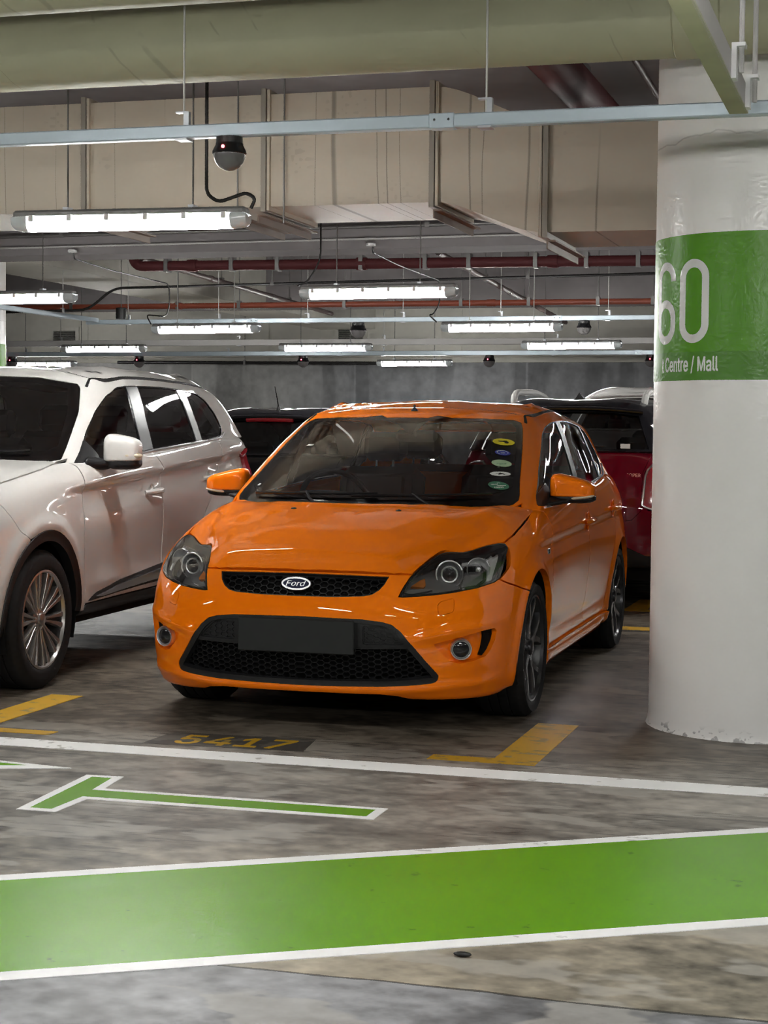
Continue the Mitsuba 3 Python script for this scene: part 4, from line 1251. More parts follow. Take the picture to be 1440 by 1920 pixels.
# fog lamps
for side, sg in (('l', 1), ('r', -1)):
    k = C.panel('fog_lamp_recess', O_body, FOG.buffer(.0005), 'm_orange', side, h=.012, lift=-.035, flange=-.036)[0]
    C.panel('vent_slot', O_body, SLOT.intersection(FOG.buffer(-.002)), 'm_dark', side, h=.012, lift=-.022, flange=.012, parent=k)
    p, n = O_body(fr([(.684, .383)]), True)
    n = n[0] * .35 + np.array([1, .1, 0]) * .65
    n /= np.linalg.norm(n)
    A = trimesh.geometry.align_vectors([0, 0, 1], n)
    A[:3, 3] = p[0] + n * (-.024)
    if sg < 0:
        A = np.diag([1, -1, 1, 1.0]) @ A @ np.diag([1, -1, 1, 1.0])
    C.put('chrome_ring', move(lathe([(.0405, .020), (.0415, .029), (.044, .031), (.0468, .026), (.0468, .0), (.043, -.01)], 40), A), 'm_bright', k, 40)
    C.put('inner_ring', move(lathe([(.034, .020), (.0352, .026), (.0375, .026), (.041, .018)], 40), A), 'm_satin', k, 40)
    C.put('lens', move(lathe([(.0345, .020), (.030, .024), (.016, .027), (0, .028)], 32), A), 'm_lens_glass', k, 40)
# headlights
def front_poly(*p): return clean(Polygon(fr(dense(p, .008))))


LBAND = front_poly((.633, .759), (.697, .766), (.743, .780), (.768, .783), (.776, .758), (.778, .680), (.760, .678), (.752, .747), (.712, .755), (.639, .747)).intersection(HL.buffer(-.014))
RIBS = [front_poly((.660 + .022 * i, .754 + .004 * i), (.667 + .022 * i, .754 + .004 * i), (.675 + .022 * i, .770 + .004 * i), (.668 + .022 * i, .770 + .004 * i)).intersection(HL.buffer(-.012)) for i in range(5)]
AMB = front_poly((.480, .668), (.509, .694), (.524, .702), (.536, .672), (.530, .664))
LOWS = front_poly((.458, .635), (.487, .650), (.536, .653), (.566, .648), (.521, .637), (.485, .630)).intersection(HL.buffer(-.012))
HBO = front_poly((.650, .746), (.715, .748), (.746, .728), (.756, .685), (.730, .660), (.668, .652)).intersection(HL.buffer(-.012))
HBF = HBO.difference(HBO.buffer(-.009))
for side, sg in (('l', 1), ('r', -1)):
    k = C.panel('headlight', O_body, HL.buffer(-.0005), 'm_bowl', side, h=.016, lift=-.055, flange=-.054, label='clear headlight with a projector lens')[0]
    C.panel('lens_cover', O_body, HL.buffer(-.002), 'm_glass_clear', side, h=.016, lift=0, flange=0, parent=k)
    top = clean(Polygon(lines(fr(dense([(.44, .66), (.485, .712), (.535, .745)], closed=False)), fr(dense([(.60, .757), (.66, .764), (.72, .775)], closed=False)), sd(dense([(.30, .796), (.20, .812)], closed=False)), [[2.2, TK[-1]], [-.5, TK[-1]]])))
    C.panel('upper_trim', O_body, HL.buffer(-.002).intersection(top), 'm_trim_gloss', side, h=.014, lift=-.006, flange=.03, parent=k)
    edge = HL.buffer(-.002).difference(HL.buffer(-.011))
    C.panel('edge_trim', O_body, edge, 'm_trim_gloss', side, h=.014, lift=-.004, flange=.02, parent=k)

    def local(yz, dx, dy=0.0):
        p, n = O_body(fr([yz]), True)
        M = np.eye(4)
        ax = np.array([.97, .22, -.02])
        M[:3, :3] = trimesh.geometry.align_vectors([0, 0, 1], ax / np.linalg.norm(ax))[:3, :3]
        M[:3, 3] = p[0] + np.array([dx, dy, 0])
        return M if sg > 0 else np.diag([1, -1, 1, 1.0]) @ M @ np.diag([1, -1, 1, 1.0])
    M = local((.597, .693), -.062)
    C.put('projector_ring', move(lathe([(.034, .0), (.0385, .006), (.036, .014), (.031, .012), (.030, .0)], 40), M), 'm_bright', k, 40)
    C.put('projector_lens', move(lathe([(.031, .006), (.027, .018), (.018, .027), (.008, .031), (0, .032)], 32), M), 'm_lens_glass', k, 40)
    C.put('projector_bowl', move(lathe([(.056, .012), (.060, .016), (.062, .008), (.050, -.01), (.036, -.015)], 40), M), 'm_bowl', k, 40)
    C.put('bowl_ring', move(tube([(.060 * math.cos(t), .058 * math.sin(t), .014) for t in np.linspace(1.9, 5.2, 30)], .0035, 8), M), 'm_bright', k, 40)
    M = local((.705, .708), -.070, -.008)
    C.put('reflector', move(lathe([(.052, .02), (.048, .0), (.036, -.018), (.018, -.03), (0, -.033)], 14), M), 'm_silver', k, False)
    C.put('reflector_ring', move(tube([(.052 * math.cos(t), .050 * math.sin(t), .02) for t in np.linspace(0, 6.2832, 41)[:-1]], .003, 8, closed=True), M), 'm_satin', k, 40)
    C.put('bulb', move(lathe([(.016, -.02), (.016, .012), (.010, .02), (0, .022)], 20), M), 'm_chrome', k, 40)
    C.panel('side_reflector', O_body, LBAND, 'm_silver', side, h=.01, lift=-.028, flange=.012, parent=k)
    for q in RIBS:
        C.panel('rib', O_body, q, 'm_bright', side, h=.01, lift=-.024, flange=.006, parent=k)
    C.panel('indicator', O_body, AMB, 'm_amber', side, h=.01, lift=-.030, flange=.014, parent=k)
    C.panel('lower_strip', O_body, LOWS, 'm_bowl', side, h=.01, lift=-.020, flange=.014, parent=k)
    C.panel('reflector_frame', O_body, HBF, 'm_trim_gloss', side, h=.01, lift=-.030, flange=.03, parent=k)
# badge: dark blue oval with a bright rim and script
bt = thing('tmp', None, None)
labels.pop(bt), USED.pop('tmp')
bm = np.array([[0, 0, 1, .872], [1, 0, 0, -.004], [0, 1, 0, .657], [0, 0, 0, 1.0]])
bm = bm @ RO(-9, [1, 0, 0])
el = affinity.scale(Point(0, 0).buffer(1, quad_segs=24), .066, .0285)
k = C.put('oval_badge', move(prism(el, .010), bm), 'm_bright', None, label='chrome rimmed dark blue oval badge with script lettering')
C.put('blue_field', move(prism(el.buffer(-.0075), .0115), bm), 'm_badge_blue', k)
tx = meshkit.text_mesh('Ford', .0225, .0125, bold=False)
tx.apply_scale([1.30, 1, 1])
tx.apply_transform(np.array([[1, .42, 0, 0], [0, 1, 0, 0], [0, 0, 1, 0], [0, 0, 0, 1.0]]))
tx.apply_translation([-(tx.bounds[0][0] + tx.bounds[1][0]) / 2, -.0105, 0.0012])
C.put('script', move(tx, bm), 'm_bright', k)
# number plate, blank and dark
C.put('number_plate', cat(bx(.893, .901, -.262, .262, .362, .508, .004)), 'm_plate', None, label='blank dark number plate')
C.put('plate_holder', bx(.868, .894, -.255, .255, .370, .500, .005), 'm_trim')
# bonnet
hp = [(.817, -.02), (.808, .175), (.790, .33), (.768, .402), (.750, .425), (.728, .470), (.662, .488), (.577, .515), (.509, .538), (.477, .556), (.453, .588), (.430, .621), (.389, .651), (.319, .696), (.254, .742)]
shut = [(.225, .764), (.115, .783), (-.016, .792), (-.15, .792), (-.27, .790), (-.345, .792)]
rear = [(-.325, .748), (-.300, .722), (-.235, .676), (-.085, .535), (.035, .28), (.068, .10), (.072, -.02)]
HOOD = clean(Polygon(np.vstack([hp, shut, rear])))
C.panel('bonnet', O_hood, HOOD.buffer(-.0015).intersection(sbox(-2, 0, 2, 2)), 'm_orange', h=.018, flange=.03, centre=True)
notch = O_hood(dense([(.760, .398), (.735, .402), (.700, .402)], .01, False))
for s in (1, -1):
    p, n = O_hood([(.18, .255)], True)
    C.put('washer_jet', move(ellipsoid(.011, .013, .006), TR(p[0][0], p[0][1] * s, p[0][2])), 'm_trim', None, 50)
# wings
shut_ut = pl(dense([(.254, .752), (.225, .770), (.115, .789), (-.016, .797), (-.15, .797), (-.27, .787)], .01, False))
uf = sd([(-.43, .5)])[0, 0]
wing_top = lines(bump_top[-1:] + [[0, .003]], sd(dense([(.30, .620), (.50, .672)], .01, False)), fr(dense([(.842, .641), (.80, .672)], .01, False)), sd(dense([(.36, .72), (.25, .80)], .01, False)), shut_ut, [[sd([(-.32, .9)])[0, 0], TK[-1] - .012], [sd([(-.40, .93)])[0, 0], TK[-1] - .012]])
door_front = sd(dense([(-.46, .955), (-.455, .90), (-.43, .80), (-.415, .60), (-.42, .40), (-.43, .255)], .01, False))
wing = clean(Polygon(lines(wing_top, door_front, sd(dense([(-.43, .25), (-.30, .25), (-.2, .35), (.2, .60)], .01, False)))))
wing = wing.difference(unary_union([HL.buffer(GAP), ARCH[0], below.buffer(GAP)])).buffer(-.001)
C.panel('front_wing', O_body, wing, 'm_orange', 'both', h=.018, flange=.03)
# doors, sills, rear quarter
def span(x0, x1, z0, z1): return clean(Polygon(sd(dense([(x0, z0), (x1, z0), (x1, z1), (x0, z1)], .02))))
belt_t = TK[-1] - .004
def col(x): return sd([(x, .6)])[0, 0]
fd = clean(Polygon(lines(door_front + [[.005, 0]], sd(dense([(-.435, .268), (-1.515, .268), (-1.525, .55), (-1.525, .90)], .02, False)), [[col(-1.525), belt_t], [col(-.47), belt_t]]))).buffer(-.002)
C.panel('front_door', O_body, fd, 'm_orange', 'both', h=.02, flange=.03)
rd = clean(Polygon(lines([[col(-1.531), belt_t]], sd(dense([(-1.531, .90), (-1.531, .55), (-1.52, .268), (-2.16, .268), (-2.215, .34), (-2.245, .45), (-2.30, .56), (-2.40, .68), (-2.47, .78), (-2.52, .95)], .02, False)), [[col(-2.53), belt_t]]))).difference(ARCH[1].buffer(.035)).buffer(-.002)
C.panel('rear_door', O_body, rd, 'm_orange', 'both', h=.02, flange=.03)
sill = span(-.33, -2.36, .13, .263).difference(unary_union(ARCH)).buffer(-.001)
C.panel('side_sill', O_body, sill, 'm_orange', 'both', h=.02, flange=.04, lift=.012)
rest = clean(Polygon([[col(-2.0), -.0], [O_body.U, 0.02], [O_body.U, belt_t], [col(-2.0), belt_t]]))
lampR = clean(Polygon(sd(dense([(-2.99, .80), (-2.985, .98), (-3.05, 1.04), (-3.3, 1.04), (-3.3, .72), (-3.10, .70)], .02)))).union(Polygon([[col(-3.1), sd([(-3.1, .74)])[0, 1]], [O_body.U - .48, sd([(-3.1, .74)])[0, 1]], [O_body.U - .50, TK[-1] - .02], [col(-3.05), TK[-1] - .02]]))
quarter = rest.difference(unary_union([rd.buffer(.007), fd, sill.buffer(.006), ARCH[1], lampR.buffer(.003), span(-.3, -2.10, .1, .27)]))
C.panel('rear_body', O_body, quarter, 'm_orange', h=.03, flange=.03, centre=True)
C.panel('tail_lamp', O_body, lampR.intersection(rest), 'm_lens_red', 'both', h=.03, flange=.02)
# glasshouse
G = O_glass
gs = G.inverse([0, 2], lambda P, N: (N[..., 1] > 0.22))
gf = G.inverse([1, 2], lambda P, N: (N[..., 0] > 0.30))
GT = G.kt
ws_pts = [(-.02, 1.384), (.2, 1.384), (.40, 1.381), (.545, 1.375), (.580, 1.362), (.600, 1.335), (.640, 1.232), (.690, 1.07), (.712, 1.010), (.716, .985), (.70, .966), (.66, .955), (.52, .953), (.27, .953), (-.02, .953)]
WS = sym(Polygon(gf(dense(ws_pts))).buffer(0)).intersection(half)
frit = WS.difference(sym(Polygon(gf(dense([(-.1, 1.37), (.40, 1.367), (.53, 1.362), (.57, 1.335), (.615, 1.232), (.660, 1.08), (.668, 1.05), (.650, 1.028), (.58, 1.015), (.27, 1.012), (-.1, 1.012)]))).buffer(0)))
C.panel('windscreen', G, WS.buffer(-.001), 'm_glass', h=.03, flange=0, centre=True, label='large clear windscreen')
C.panel('windscreen_border', G, frit, 'm_trim_gloss', h=.025, lift=-.003, flange=0, centre=True)
dlo = clean(Polygon(gs(soft([(-.42, .956), (-.58, .950), (-1.2, .985), (-1.92, 1.025), (-2.42, 1.047), (-2.56, 1.072), (-2.69, 1.176), (-2.61, 1.285), (-2.47, 1.345), (-2.15, 1.366), (-1.80, 1.376), (-1.50, 1.376), (-1.32, 1.368), (-1.19, 1.345), (-1.05, 1.298), (-.735, 1.145), (-.47, 1.000)], .07))))
rails = clean(Polygon([[gf([(.60, 1.2)])[0, 0] - .6, GT[1] - .012], [G.U, GT[1] - .012], [G.U, GT[-1]], [-1, GT[-1]], [-1, GT[3] - .0]]))
rails = clean(Polygon([[0, GT[0] + .004], [G.U, GT[0] + .004], [G.U, GT[-1]], [0, GT[-1]]]))
hatch_glass = clean(Polygon([[G.U - .56, GT[1] + .03], [G.U + 1, GT[1] + .03], [G.U + 1, GT[4] - .03], [G.U - .47, GT[4] - .03]]))
under = clean(Polygon(lines([[-1, -1]], [[-1, WS.bounds[3]]], gf([(-.02, .97)]), [[gf([(.70, .97)])[0, 0] - .02, 9]], [[gf([(.70, .97)])[0, 0] - .02, -1]]))) if False else None
cowlcut = clean(Polygon(lines(gf(dense([(.735, .972), (.712, .956), (.66, .950), (.52, .948), (.27, .948), (-.02, .948)], .02, False)), [[-1, -1], [gf([(.735, .972)])[0, 0], -1]])))
roofside = rails.difference(unary_union([WS.buffer(.002), dlo, hatch_glass, cowlcut])).intersection(half)
C.panel('roof_frame', G, roofside, 'm_orange', h=.02, flange=.012, centre=True)
xb = [(-1.258, 1.40), (-1.258, 1.38)]
fdg = dlo.intersection(clean(Polygon(gs(dense([(-.30, .90), (-1.352, .90), (-1.345, 1.05), (-1.37, 1.2), (-1.41, 1.42), (-.30, 1.42)])))))
rdg = dlo.intersection(clean(Polygon(gs(dense([(-1.445, .90), (-2.38, .90), (-2.40, 1.1), (-2.36, 1.42), (-1.50, 1.42), (-1.465, 1.2), (-1.44, 1.05)])))))
qg = dlo.intersection(clean(Polygon(gs(dense([(-2.41, .90), (-2.43, 1.1), (-2.39, 1.42), (-3, 1.42), (-3, .9)])))))
for nm, pg in (('front_door_glass', fdg), ('rear_door_glass', rdg), ('quarter_glass', qg)):
    C.panel(nm, G, pg.buffer(-.012), 'm_glass_side', 'both', h=.03, lift=-.006, flange=0)
C.panel('window_seals', G, dlo.difference(unary_union([fdg.buffer(-.012), rdg.buffer(-.012), qg.buffer(-.012)])), 'm_trim', 'both', h=.02, lift=-.001, flange=.01)
belt = O_glass(gs(dense([(-.52, .945), (-.62, .947), (-1.2, .980), (-1.92, 1.020), (-2.42, 1.042), (-2.55, 1.062), (-2.66, 1.12)], .05, False)), True)
C.both('window_trim', tube(belt[0] + belt[1] * .003, .0065, 8), 'm_chrome')
mir_tri = dlo.intersection(clean(Polygon(gs(dense([(-.40, .90), (-.72, .90), (-.72, 1.0), (-.66, 1.06), (-.40, .98)])))))
C.panel('mirror_corner', G, mir_tri.buffer(.002), 'm_trim', 'both', h=.02, lift=.002, flange=.01)
C.panel('hatch_glass', G, hatch_glass.intersection(half).buffer(-.002), 'm_glass_side', h=.04, flange=0, centre=True)
row5 = G.P[:, -1]
rsel = (row5[:, 0] > -2.84)
RP = row5[rsel][:, :2]
roof_poly = clean(Polygon(np.vstack([RP, [[RP[-1, 0], 0]]])))
C.panel('roof', O_roof, roof_poly.intersection(sbox(-3.2, 0, 0, 1)), 'm_orange', h=.03, flange=0, centre=True)
C.panel('headlining', O_roof, roof_poly.buffer(-.01).intersection(sbox(-3.2, 0, 0, 1)), 'm_lining', h=.06, lift=-.035, flange=0, centre=True)
u_ws, t_ws = gf([(.590, 1.362)])[0]
u_end = G.uu[np.argmin(np.abs(row5[:, 0] + 2.80) + (row5[:, 1] < .4))]
strip = LineString([(u_ws + .014, t_ws), (u_ws + .016, GT[-1] - .045), (u_ws + .030, GT[-1] - .022), (u_ws + .07, GT[-1] - .011), (u_end, GT[-1] - .009)]).buffer(.009, cap_style=2).intersection(sbox(0, 0, 99, GT[-1] - .001))
C.panel('roof_moulding', G, strip, 'm_trim', 'both', h=.02, lift=.003, flange=.008)
spo = np.array([(-2.80, y, 1.385 - .05 * (y / .55) ** 2 + .012) for y in np.linspace(-.52, .52, 15)])
C.put('roof_spoiler', tube(spo, .034, 12, squash=.55), 'm_orange')
C.put('aerial_base', move(cat(lathe([(.018, 0), (.017, .008), (.010, .014), (.006, .020), (.005, .034), (0, .036)], 20)), TR(-1.03, .004, 1.418)), 'm_trim', None, 40)
# windscreen wipers and scuttle
scut = np.array([(.075, .0, .948), (.040, .28, .943), (-.075, .53, .936), (-.19, .645, .933)])
sm = scut[::-1] * [1, -1, 1]
path = np.vstack([sm[:-1], scut])
C.put('scuttle', tube(curve(path, 60), .030, 10, squash=.6), 'm_trim')
for nm, a, b, piv in (('wiper', (-.02, -.56), (-.125, .10), (.040, -.20)), ('wiper', (-.075, -.02), (-.255, .60), (.00, .36))):
    pa = [np.append(a, 0), np.append(b, 0)]
    ys = np.linspace(a[1], b[1], 14)
    pts = []
    for i, y in enumerate(ys):
        z = .975 + (.022 if nm else 0) * math.sin(math.pi * i / 13)
        q = G(gf([(abs(y), .990 + .012 * i / 13)]), True)
        pts.append((q[0][0] + q[1][0] * .016) * [1, np.sign(y) or 1, 1])
    w = C.put(nm, tube(pts, .0065, 8), 'm_trim_gloss')
    mid = pts[6]
    C.put('arm', tube(bend([(piv[0], piv[1], .962), (piv[0] - .02, (piv[1] + mid[1]) / 2, .985), mid + [0.008, 0, .010]], 6, .05), [.011] + [.009] * 7 + [.006] if False else .008, 8), 'm_trim', w)
# door mirrors
for s in (1, -1):
    cap = ellipsoid(.082, .112, .066, .50)
    v = cap.vertices
    v[:, 2] *= 1 - .28 * np.clip(v[:, 1] / .118, -1, 1)
    v[:, 2] += .010 * np.clip(-v[:, 1] / .118, -1, 1)
    v[:, 0] *= np.where(v[:, 0] < 0, .55, 1)
    v[:, 2] = np.where(v[:, 2] < -.030, -.030 + (v[:, 2] + .030) * .15, v[:, 2])
    cen = np.array([-.700, .918, 1.028])
    cap.vertices = (v + cen) * [1, s, 1]
    if s < 0: cap.invert()
    k = C.put('door_mirror', cap, 'm_orange', None, 40)
    low = ellipsoid(.070, .112, .028, .7)
    low.vertices[:, 1] += -.02 * 0
    arm = trimesh.convex.convex_hull(np.vstack([ellipsoid(.05, .03, .02).vertices + [-.665, .815, .972], ellipsoid(.03, .03, .014).vertices + [-.60, .79, .955], ellipsoid(.055, .08, .016).vertices + [-.70, .90, .983]]))
    for nm, m, mt in (('base', move(low, TR(*(cen + [0.0, .002, -.040]))), 'm_trim'), ('arm', arm, 'm_trim'), ('indicator', move(ellipsoid(.030, .062, .010, .8), RO(8, [1, 0, 0]), TR(*(cen + [.048, .050, -.036]))), 'm_signal'), ('mirror_glass', move(ellipsoid(.004, .095, .045, .7), TR(*(cen + [-.052, 0, .004]))), 'm_chrome')):
        m = m.copy()
        m.vertices = m.vertices * [1, s, 1]
        if s < 0: m.invert()
        C.put(nm, m, mt, k, 40)
# door handles, badges on the wings
for x, z in ((-1.46, .832), (-2.35, .868)):
    p, n = O_body(sd([(x, z)]), True)
    p, n = p[0], n[0]
    h = tube([(x + .10, p[1] + .004, z - .002), (x + .075, p[1] + .026, z), (x, p[1] + .032, z + .002), (x - .075, p[1] + .026, z + .003), (x - .10, p[1] + .004, z + .004)], [.012, .014, .015, .014, .012], 10)
    a, b = C.both('door_handle', h, 'm_orange')
    cup = lathe([(.0, .0), (.030, -.001), (.042, .006), (.046, .011)], 28, 'y')
    cup.apply_scale([.9, 1, 1.15])
    for kk, s in ((a, 1), (b, -1)):
        m = move(cup, TR(x, p[1] - .009, z))
        m.vertices = m.vertices * [1, s, 1]
        C.put('cup', m, 'm_orange', kk, 40)
p, n = O_body(sd([(-.335, .742)]), True)
bd = bx(-.03, .03, 0, .004, -.014, .014, .003)
for s in (1, -1):
    m = move(bd, TR(-.325, p[0][1] - .0005, .742))
    m.vertices = m.vertices * [1, s, 1]
    k = C.put('wing_badge', m, 'm_satin')
    t = meshkit.text_mesh('ST', .018, .001, bold=True)
    t.apply_transform(np.array([[-1 * s, 0, 0, 0], [0, 0, s, 0], [0, 1, 0, 0], [0, 0, 0, 1.0]]))
    t.apply_translation([-.325 + s * (t.extents[0] / 2), s * (p[0][1] + .0036), .733])
    C.put('lettering', t, 'm_black', k)
# underbody and wheel wells
C.put('underbody', cat(bx(-3.2, .60, -.66, .66, .20, .30), bx(.05, .70, -.40, .40, .24, .64), bx(.40, .60, -.62, .62, .22, .56), bx(-2.2, -.45, -.80, .80, .19, .27), bx(-3.2, -3.0, -.7, .7, .25, .95)), 'm_dark')
for x, z in WH:
    w = lathe([(.365, 0), (.365, -.30), (0, -.30)], 48, 'y')
    w = move(w, TR(x, .858, z + .01))
    w.update_faces(w.triangles_center[:, 2] > .16)
    C.both('wheel_liner', w, 'm_dark', None, 40)


def y_spokes(r):
    out = []
    for i in range(5):
        a = 2 * np.pi * i / 5 + .31
        c, s = math.cos(a), math.sin(a)
        rot = lambda m: move(m, trimesh.transformations.rotation_matrix(-a, [0, 1, 0]))
        out.append((cat(rot(spoke_mesh([(.045, 0, -.018), (.09, 0, -.020), (.125, 0, -.016)], [.050, .038, .046])), *[rot(spoke_mesh([(.115, q * .008, -.016), (.16, q * .030, -.010), (.20, q * .058, -.006), (r - .008, q * .076, -.008)], [.026, .022, .022, .030])) for q in (1, -1)]), 'm_alloy_dark'))
    return out


for (x, z) in WH:
    for s in (1, -1):
        wheel(C, x, s * .862, .318, .222, .243, y_spokes, s)
# cabin
O_in = C.put('dashboard', cat(trimesh.convex.convex_hull(np.array([(x, y, z) for y in (-.70, .70) for x, z in ((-.12, .90), (-.35, .945), (-.55, .94), (-.62, .90), (-.60, .70), (-.20, .70))]))), 'm_cabin')
C.put('dashboard_hood', move(ellipsoid(.13, .20, .05, .8), TR(-.56, -.36, .955)), 'm_cabin', None, 50)
C.put('cabin_floor', bx(-2.9, -.3, -.74, .74, .27, .30), 'm_dark')
for s in (1, -1):
    C.put('door_lining', bx(-2.5, -.45, s * .765, s * .79, .30, .915), 'm_cabin')
C.put('rear_shelf', bx(-3.05, -2.62, -.62, .62, .90, .93), 'm_cabin')
sw = [(-.80 + .05 * math.sin(t) * .0 + .075 * math.sin(t), -.36 + .185 * math.cos(t), .935 + .165 * math.sin(t)) for t in np.linspace(0, 2 * np.pi, 41)[:-1]]
k = C.put('steering_wheel', tube(sw, .015, 10, closed=True), 'm_trim', None, 40)
C.put('spokes', cat(tube([(-.79, -.53, .935), (-.775, -.36, .925), (-.79, -.19, .935)], .014, 8), tube([(-.775, -.36, .93), (-.87, -.36, .79)], .016, 8), move(ellipsoid(.03, .07, .06, .8), TR(-.775, -.36, .925))), 'm_cabin', k, 40)


def seat(x, y, w, name='front_seat', rest=True, insert='m_seat_orange'):
    k = C.put(name, cat(bx(x - .25, x + .27, y - w / 2, y + w / 2, .30, .56, .06)), 'm_seat')
    b = bx(-.07, .07, -w / 2, w / 2, 0, .62, .055)
    C.put('backrest', move(b, RO(-14, [0, 1, 0]), TR(x - .22, y, .50)), 'm_seat', k)
    b = bx(.05, .085, -w / 2 + .10, w / 2 - .10, .12, .56, .015)
    C.put('insert', move(b, RO(-14, [0, 1, 0]), TR(x - .22, y, .50)), insert, k)
    if rest:
        for q in ((0,) if w < .7 else (-.38, 0.38)):
            C.put('headrest', move(bx(-.045, .045, -.13, .13, 0, .17, .04), RO(-10, [0, 1, 0]), TR(x - .40, y + q, 1.135)), 'm_seat', k)
            C.put('post', cat(*[cyl((x - .385, y + q + e, 1.08), (x - .40, y + q + e, 1.16), .006, 8) for e in (-.05, .05)]), 'm_chrome', k)


seat(-1.35, -.36, .50, insert='m_seat')
seat(-1.35, .36, .50, insert='m_seat')
seat(-2.25, 0, 1.22, 'rear_seat')
k = C.put('interior_mirror', move(bx(-.02, .02, -.115, .115, -.032, .032, .02), RO(8, [0, 1, 0]), TR(-1.02, .02, 1.285)), 'm_trim')
C.put('stalk', cat(cyl((-1.0, .02, 1.29), (-.92, .02, 1.345), .012, 8), trimesh.convex.convex_hull(np.array([(-.86, -.05, 1.352), (-.86, .07, 1.352), (-.96, -.09, 1.375), (-.96, .11, 1.375), (-.93, .01, 1.29), (-1.0, .01, 1.30), (-.99, -.06, 1.36), (-.99, .08, 1.36)]))), 'm_trim', k)
# stickers inside the windscreen
def sticker(y, z, w, h, mat, name='sticker', label=None, mark=None, mm='m_black', seed=0):
    p, n = G(gf([(abs(y), z)]), True)
    p, n = p[0], n[0]
    if y < 0:
        p, n = p * [1, -1, 1], n * [1, -1, 1]
    X = np.cross([0, 0, 1], n); X /= np.linalg.norm(X)
    M = np.eye(4)
    M[:3, 0], M[:3, 1], M[:3, 2], M[:3, 3] = X, np.cross(n, X), n, p + n * .004
    sh = affinity.scale(Point(0, 0).buffer(1, quad_segs=16), w * .56, h * .56) if name == 'sticker' else sbox(-w / 2, -h / 2, w / 2, h / 2)
    k = C.put(name, move(prism(sh, .0006), M), mat, label=label)
    if mark is not None:
        C.put('mark', move(prism(mark, .0009), M), mm, k)


material('m_st_yellow', (0.62, 0.52, 0.03), 0.4)
material('m_st_blue', (0.04, 0.05, 0.30), 0.4)
material('m_st_mint', (0.38, 0.52, 0.34), 0.4)
material('m_st_white', (0.62, 0.64, 0.62), 0.4)
material('m_st_green', (0.05, 0.16, 0.10), 0.4)
sticker(.548, 1.258, .115, .060, 'm_st_yellow', label='yellow oval windscreen sticker', mark=Polygon([(-.028, .012), (.022, .012), (.03, -.002), (.018, -.016), (-.002, -.014), (.004, -.002), (-.026, .002)]))
sticker(.566, 1.205, .080, .046, 'm_st_blue', label='dark blue windscreen sticker', mark=unary_union([affinity.scale(Point(0, .002).buffer(1), .034, .019).difference(affinity.scale(Point(0, 0.000).buffer(1), .031, .016)), sbox(-.012, -.006, .012, 0)]), mm='m_st_white')
sticker(.582, 1.154, .104, .056, 'm_st_mint', label='pale green oval windscreen sticker', mark=unary_union([sbox(-.03, -.002, .03, 0), sbox(-.02, -.010, .022, -.008)]), mm='m_st_green')
sticker(.597, 1.104, .110, .034, 'm_st_white', label='white oval windscreen sticker', mark=Polygon([(-.03, .006), (-.008, .003), (.006, .009), (.03, -.008), (.008, -.004), (-.02, -.008), (-.008, -.002)]))
sticker(.612, 1.050, .105, .062, 'm_st_green', label='green windscreen sticker', mark=unary_union([sbox(-.04, .008, .0, .012), sbox(-.01, -.004, .042, 0), sbox(-.035, -.018, .02, -.012), sbox(.0, .018, .02, .022)]), mm='m_st_white')
sticker(-.432, 1.232, .042, .020, 'm_st_white', 'parking_label', 'small white label on the windscreen')
sticker(-.60, 1.035, .024, .016, 'm_st_white', 'parking_label', 'small white square label low on the windscreen')
C.put('dash_box', bx(-.44, -.36, -.56, -.46, .945, .975, .006), 'm_satin')
